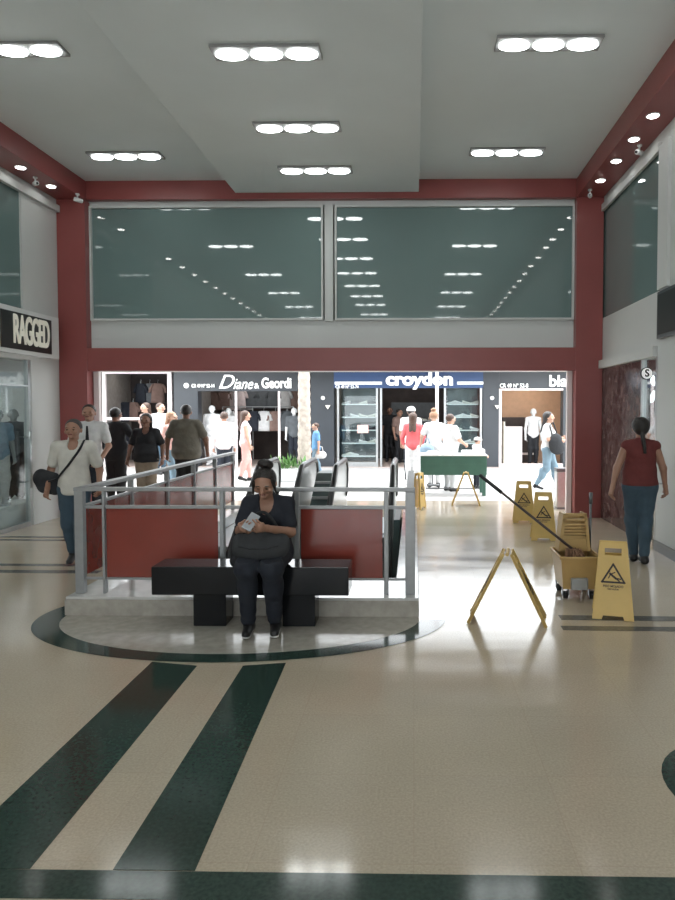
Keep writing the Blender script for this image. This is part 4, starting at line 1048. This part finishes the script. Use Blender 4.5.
def walk(s=1, a=.5):
    """mid-stride joints: s=+1 left leg forward"""
    f_, b_ = ('l', 'r') if s > 0 else ('r', 'l'); x = {'l': 1, 'r': -1}
    return {'k'+f_: (x[f_]*.045, -.085*a*1.3, .285), 'a'+f_: (x[f_]*.042, -.12*a*1.3, .050), 'k'+b_: (x[b_]*.045, .01*a, .285), 'a'+b_: (x[b_]*.040, .15*a*1.2, .075), 't'+b_: (x[b_]*.045, .15*a*1.2-.075, .022),
            'e'+f_: (x[f_]*.135, .06*a, .64), 'w'+f_: (x[f_]*.14, .05*a, .505), 'e'+b_: (x[b_]*.135, -.03*a, .64), 'w'+b_: (x[b_]*.14, -.12*a, .515)}
def stand_at(px, feet_py): p = fl(px, feet_py); return (p.x, p.y, 0)

# ---- seated woman on the bench (fractions of H)
H = 1.56
sx, sy = -1.105, 5.05
def q(x, y, z): return (x/H, y/H, z/H)
J = dict(pelvis=q(0, .09, .565), waist=q(0, .085, .68), chest=q(0, .045, .84), neck=q(0, .005, .985), head=q(-.005, -.055, 1.105),
         hl=q(.075, .07, .555), hr=q(-.075, .07, .555), kl=q(.095, -.30, .525), kr=q(-.085, -.30, .525), al=q(.075, -.10, .085), ar=q(-.115, -.13, .085),
         tl=q(.10, -.245, .035), tr=q(-.10, -.27, .035),
         sl=q(.138, .03, .935), sr=q(-.138, .03, .935), el=q(.185, -.05, .735), er=q(-.190, -.05, .745), wl=q(.06, -.265, .80), wr=q(-.125, -.265, .80))
SW, j = person('woman in dark clothes sitting on the black bench looking at a phone', (sx, sy, .0045), 0, H, J, top='cloth_navy', bottom='denim_dark', skin='skin_tan', hair='bun',
               female=True, fat=1.05, pantw=1.15, vox=.0055, hem=.50, headturn=(0, .42), sleeve='short', neck_open=.07, extra='whitesole', grip=(.55, .55), palm=((-.5, -.2, .4), (.5, -.2, .4)))
# phone between the hands
ph = MB().box(-.036, -.005, -.072, .036, .005, .072, .004, Matrix.Rotation(.5, 4, 'Y') @ Matrix.Rotation(-.75, 4, 'X')).build('phone', 'phone_body', None, loc=(sx-.040, sy-.345, .865))
tag(ph, 'pale phone held in both hands of the seated woman', 'phone')
# bag on her lap
bg_ = empty('backpack', (sx-.005, sy-.17, .615), 0, 'dark grey backpack lying on the seated woman\'s lap', 'backpack')
sdf_obj('bag_body', [('e', (0, -.01, .04), (.205, .10, .12), .03), ('e', (-.02, -.05, .02), (.17, .08, .09), .03), ('c', (-.15, .0, .09), (.15, 0, .08), .05, .05, (1, 1, 1), .03)], .008, 'bag_grey', bg_, [((0, 0, -.03), (0, 0, -1))])
MB().tube([(-.15+.30*t, .02, .10+.19*math.sin(PI*t)) for t in [i/14 for i in range(15)]], .022, 8, flat=.5).build('strap', 'bag_dark', bg_, True)
MB().tube([(.02+.05*math.cos(a), -.03, .13+.05*math.sin(a)) for a in [PI*i/10 for i in range(11)]], .010, 8).build('loop_handle', 'bag_grey', bg_, True)
MB().tube([(-.14, -.105, .06), (-.05, -.135, .05), (.06, -.135, .05), (.14, -.10, .065)], .005, 6).build('zip', 'bag_dark', bg_, True)
sb_ = empty('shoulder_bag', (sx-.235, sy+.03, .472), 0, 'black bag standing beside the seated woman on the bench', 'bag')
sdf_obj('bag_body', [('e', (0, 0, .13), (.05, .10, .13), .02), ('c', (0, -.06, .04), (0, .06, .04), .04, .04, (1, 1, 1), .03)], .008, 'bag_dark', sb_, [((0, 0, .0), (0, 0, -1))])
MB().tube([(0, -.05, .22), (0, -.04, .30), (0, .04, .30), (0, .05, .22)], .012, 8).build('strap', 'bag_dark', sb_, True)

# ---- man at left walking towards the viewer
H = 1.56; lx, ly, _ = stand_at(76, 565)
Jw = walk(1, .45); Jw.update(er=(-.16, .05, .65), wr=(-.165, -.02, .53), el=(.15, .05, .64), wl=(.17, -.06, .54))
LM, _ = person('man in white short-sleeved shirt and jeans walking with a black shoulder bag', (lx, ly, .003), .22, H, Jw, top='cloth_white', bottom='denim', skin='skin_tan', hairm='hair_grey', fat=1.0, vox=.0075, hem=.485, neck_open=.05, headturn=(-.1, 0))
from mathutils.bvhtree import BVHTree
def strap_path(root, pts):
    """pts: (x, z, side) with side -1 front, +1 back: points laid on the shirt surface of the figure"""
    sh = [c for c in root.children if c.name.startswith('shirt')][0].data
    bv = BVHTree.FromPolygons([v.co for v in sh.vertices], [tuple(p.vertices) for p in sh.polygons])
    out = []
    for x, z, s in pts:
        h = bv.ray_cast(Vector((x, s*1.0, z)), Vector((0, -s, 0)))
        y = h[0].y+s*.012 if h[0] is not None else s*.06
        out.append((x, y, z))
    return out
mb_ = empty('messenger_bag', tuple(LM.location), .22, 'black messenger bag hanging at the hip of the white-shirted man', 'bag')
sdf_obj('bag_body', [('c', (-.33, .03, .93), (-.21, .03, .90), .085, .075, (1, .60, 1.15), .03), ('c', (-.31, .03, .83), (-.20, .03, .80), .06, .055, (1, .7, 1), .03)], .008, 'bag_dark', mb_)
fr = strap_path(LM, [(-.15, .93, -1), (-.09, 1.0, -1), (-.03, 1.07, -1), (.02, 1.14, -1), (.06, 1.20, -1), (.085, 1.25, -1)])
bk = strap_path(LM, [(.085, 1.25, 1), (.03, 1.15, 1), (-.05, 1.04, 1), (-.13, .95, 1)])
MB().tube([(-.24, -.05, .90)]+fr+[(.10, -.03, 1.305), (.10, .03, 1.305)]+bk+[(-.24, .08, .92)], .034, 8, flat=.3).build('strap', 'bag_dark', mb_, True)
# ---- guard
gx, gy, _ = stand_at(91, 522)
person('guard in white shirt and dark tie standing by the left red pillar', (gx, gy, .003), .25, 1.74, dict(er=(-.15, .0, .64), wr=(-.10, -.10, .53), el=(.15, .0, .64), wl=(.10, -.10, .53)), top='cloth_bright', bottom='cloth_navy', skin='skin_tan', hair='short', vox=.009, hem=.52, fat=.92)
tie = MB().prism([(-.012, 1.42), (.012, 1.42), (.03, 1.12), (0, 1.07), (-.03, 1.12)], -.165, -.16, 'y').build('necktie', 'cloth_black', None, loc=(gx, gy, 0)); tie.rotation_euler = (0, 0, .25)
tag(tie, 'dark necktie worn by the guard in the white shirt', 'necktie')
# ---- entrance group
def P(label, px, Y, top_py, rz, **k_):
    x = at(px, 410, Y).x; ht = at(px, top_py, Y).z
    return person(label, (x, Y, .003 if Y < 12.2 else 0), rz, ht/.992, **k_)[0], x, ht
P('person in dark jacket standing in the entrance with arms out', 115, 11.3, 408, PI*.95, J=dict(el=(.19, -.02, .69), wl=(.17, -.10, .57), er=(-.19, -.02, .69), wr=(-.17, -.10, .57)), top='cloth_black', bottom='cloth_black', skin='skin_dark', sleeve='long', fat=1.15, vox=.011, pantw=1.1)
P('woman in black top and khaki trousers standing at the entrance', 146, 10.95, 414, .1, J=dict(el=(.16, .01, .66), wl=(.17, -.05, .54), er=(-.16, .01, .66), wr=(-.17, -.05, .54)), top='cloth_black', bottom='cloth_khaki', skin='skin_dark', hair='long', female=True, fat=1.2, vox=.010, hem=.50, neck_open=.07)
P('stocky man in olive-grey shirt seen from behind at the railing', 186, 11.35, 405, PI+.15, J=dict(el=(.18, -.02, .66), wl=(.19, -.05, .52), er=(-.18, -.02, .66), wr=(-.19, -.05, .52)), top='cloth_olive', bottom='cloth_black', skin='skin_dark', hair='short', fat=1.38, vox=.011)
P('fair-haired person in pink top walking beyond the olive-shirted man', 171, 13.2, 412, 1.3, J=walk(-1, .6), top='cloth_pink', bottom='denim_light', skin='skin_light', hair='long', hairm='hair_fair', female=True, vox=.012)
P('man in bright white shirt standing outside the far left shop', 160, 17.3, 403, 1.1, top='cloth_bright', bottom='denim', skin='skin_light', hairm='hair_brown', vox=.013, sleeve='long', J=dict(el=(.14, -.03, .65), wl=(.10, -.14, .62), er=(-.14, -.03, .65), wr=(-.10, -.14, .62)))
P('brown-haired woman in dusky top outside the far left shop', 146, 17.6, 403, -.6, top='cloth_brown', bottom='denim_dark', skin='skin_light', hair='long', hairm='hair_brown', female=True, vox=.013, sleeve='long')
P('person in pale striped shirt seen from behind near the clothes shop', 224, 15.2, 412, PI+.3, top='cloth_stripe', bottom='denim_dark', skin='skin_tan', hairm='hair_brown', vox=.012, fat=1.15, sleeve='long')
P('long-haired woman in pale sleeveless top outside the clothes shop', 245, 15.6, 411, 1.9, J=walk(1, .4), top='cloth_stripe', bottom='cloth_pink', skin='skin_light', hair='long', hairm='hair_brown', female=True, vox=.012, sleeve='none')
P('child in blue shirt walking past the palm trunk', 316, 16.6, 423, -1.3, J=walk(1, .5), top='cloth_blue', bottom='denim_light', skin='skin_light', hairm='hair_brown', vox=.011)
wb = empty('handbag', (at(320, 450, 16.5).x, 16.5, .55), 0, 'white handbag carried by the child in blue', 'bag')
sdf_obj('bag_body', [('c', (-.07, 0, 0), (.07, 0, 0), .09, .09, (1, .5, 1), .02)], .012, 'cloth_bright', wb)
MB().tube([(-.08, 0, .06), (-.05, 0, .2), (.05, 0, .2), (.08, 0, .06)], .01, 6).build('strap', 'cloth_bright', wb, True)
# ---- shoe shop group
P('man in white cap standing behind the woman in red', 411, 16.0, 407, PI-.2, top='cloth_bright', bottom='denim_dark', skin='skin_tan', hair='cap', vox=.012)
P('long-haired woman in red shirt outside the shoe shop', 413, 15.1, 413, PI-.1, J=dict(el=(.15, .0, .65), wl=(.15, -.10, .55), er=(-.15, .0, .65), wr=(-.13, -.08, .53)), top='cloth_red', bottom='cloth_bright', skin='skin_light', hair='long', hairm='hair_brown', female=True, vox=.012, sleeve='long', pantw=1.3)
P('fair-haired woman in white holding a blue bag', 434, 14.5, 411, PI+.1, J=dict(el=(.16, .0, .66), wl=(.16, -.10, .56), er=(-.19, -.01, .68), wr=(-.22, -.05, .56)), top='cloth_bright', bottom='cloth_bright', skin='skin_light', hair='bun', hairm='hair_fair', female=True, vox=.012, sleeve='short')
b2 = empty('blue_bag', (at(427, 447, 14.36).x, 14.36, .80), 0, 'bulging pale blue bag held by the fair-haired woman in white', 'bag')
sdf_obj('bag_body', [('e', (0, 0, 0), (.15, .11, .15), .02), ('e', (.02, 0, -.06), (.14, .1, .1), .03)], .012, 'bag_blue', b2)
MB().tube([(-.06, 0, .12), (-.03, 0, .24), (.03, 0, .24), (.06, 0, .12)], .01, 6).build('strap', 'bag_blue', b2, True)
P('dark-haired person in loose white poncho beside the fair-haired woman', 450, 13.8, 414, 2.2, J=dict(el=(.16, -.03, .66), wl=(.12, -.14, .60), er=(-.16, -.03, .66), wr=(-.12, -.15, .60)), top='cloth_bright', bottom='cloth_bright', skin='skin_light', hair='short', hairm='hair_brown', fat=1.2, vox=.012, pantw=1.2)
person('child in pale cap and white top behind the green table', (at(477, 441, 14.3).x, 14.3, 0), 2.0, 1.08, dict(el=(.15, -.06, .66), wl=(.10, -.16, .62), er=(-.15, -.06, .66), wr=(-.10, -.16, .62)), top='cloth_bright', bottom='denim_dark', skin='skin_light', hair='cap', hairm='hair_brown', vox=.011)
P('dark figure inside the shoe shop, the left one of two', 390, 21.6, 407, 0, top='cloth_black', bottom='cloth_black', skin='skin_dark', vox=.015)
P('dark-clothed figure inside the shoe shop, nearer the white-capped man', 399, 21.2, 409, .8, top='cloth_brown', bottom='cloth_black', skin='skin_tan', vox=.015)
# ---- woman by the boutique
_, wx_, wh = P('long-haired woman in white top and light jeans by the litter bin', 548, 13.9, 412, 1.25, J=dict(walk(1, .75), el=(.15, -.05, .66), wl=(.10, -.16, .66), er=(-.14, -.03, .65), wr=(-.10, -.15, .64)), top='cloth_bright', bottom='denim_light', skin='skin_light', hair='long', hairm='hair_black', female=True, vox=.010, shoe='cloth_black')
hb = empty('tote_bag', (wx_+.12, 13.68, .98), .2, 'black slouchy bag carried by the light-jeans woman', 'bag')
sdf_obj('bag_body', [('e', (0, 0, 0), (.15, .09, .20), .02), ('e', (.04, 0, -.10), (.15, .08, .13), .03)], .012, 'bag_dark', hb)
MB().tube([(-.08, 0, .15), (-.11, .05, .36), (-.02, .10, .42), (.06, .05, .15)], .014, 8).build('strap', 'bag_dark', hb, True)
# ---- woman walking away at right
H = 1.575; wx2, wy2, _ = stand_at(639, 563)
J = walk(1, .42); J.update(el=(.155, .01, .65), wl=(.185, .03, .525), er=(-.15, .0, .65), wr=(-.175, -.04, .525))
J.update(kl=(.038, -.05, .285), al=(.028, -.055, .05), kr=(-.036, .0, .285), ar=(-.022, .06, .058), tr=(-.02, -.03, .022))
J2 = {}
for k_, v in J.items():
    kk = k_
    J2[kk] = v
person('woman in maroon sleeveless top and jeans walking away along the right wall', (wx2, wy2, .003), PI-.12, H, J2, top='cloth_maroon', bottom='denim', skin='skin_tan', hair='braid', female=True, fat=1.12, vox=.0075, hem=.535, sleeve='none', extra='whitesole', face=True, pantw=1.08)
st_ = MB().tube([(0, 0, 0), (-.13, -.02, .02)], .006, 8).build('pen', 'steel', None, True, loc=(wx2+.295, wy2+.04, .845)); tag(st_, 'thin pale stick in the right hand of the woman walking away', 'stick')

# ---- mannequins
def mannequin(label, loc, rz, H, top, bottom, skin='white_paint', **k_):
    r, _ = person(label, loc, rz, H, top=top, bottom=bottom, skin=skin, hair='bald', face=False, name='mannequin', cat='mannequin', shoe=bottom, vox=.013, **k_)
    MB().lathe([(.16, 0.0), (.16, .012), (.02, .014)], 20, (0, 0, -.0005)).build('base', 'steel', r, True)
    return r
mannequin('grey mannequin in wide dark trousers in the left shop window', (at(13, 400, 9.95).x, 9.95, .3205), .5, 1.36, 'cloth_grey', 'cloth_black', 'grey_plastic', sleeve='long', pantw=1.7)
mannequin('grey mannequin in pale outfit at the left photo edge', (at(-3, 400, 9.3).x, 9.3, .3205), .9, 1.36, 'bag_blue', 'cloth_bright', 'grey_plastic', pantw=1.2)
mannequin('white mannequin in white dress in the clothes shop, left one', (pX(204)+.1, YS+.45, .012), 0, 1.80, 'cloth_bright', 'cloth_bright', pantw=1.9, fat=1.2)
mannequin('white mannequin in white clothes in the clothes shop, right one', (pX(216)+.1, YS+.95, .012), .3, 1.72, 'cloth_bright', 'cloth_bright', sleeve='long', pantw=1.6)
mannequin('mannequin in grey shirt hanging by the doorway of the clothes shop', (pX(287)+.1, YS+.6, .012), .1, 1.72, 'cloth_grey', 'denim_dark')
mannequin('mannequin with white vest in the warm boutique', (pX(538), YS+.75, .012), 0, 1.70, 'cloth_bright', 'cloth_black', sleeve='none')
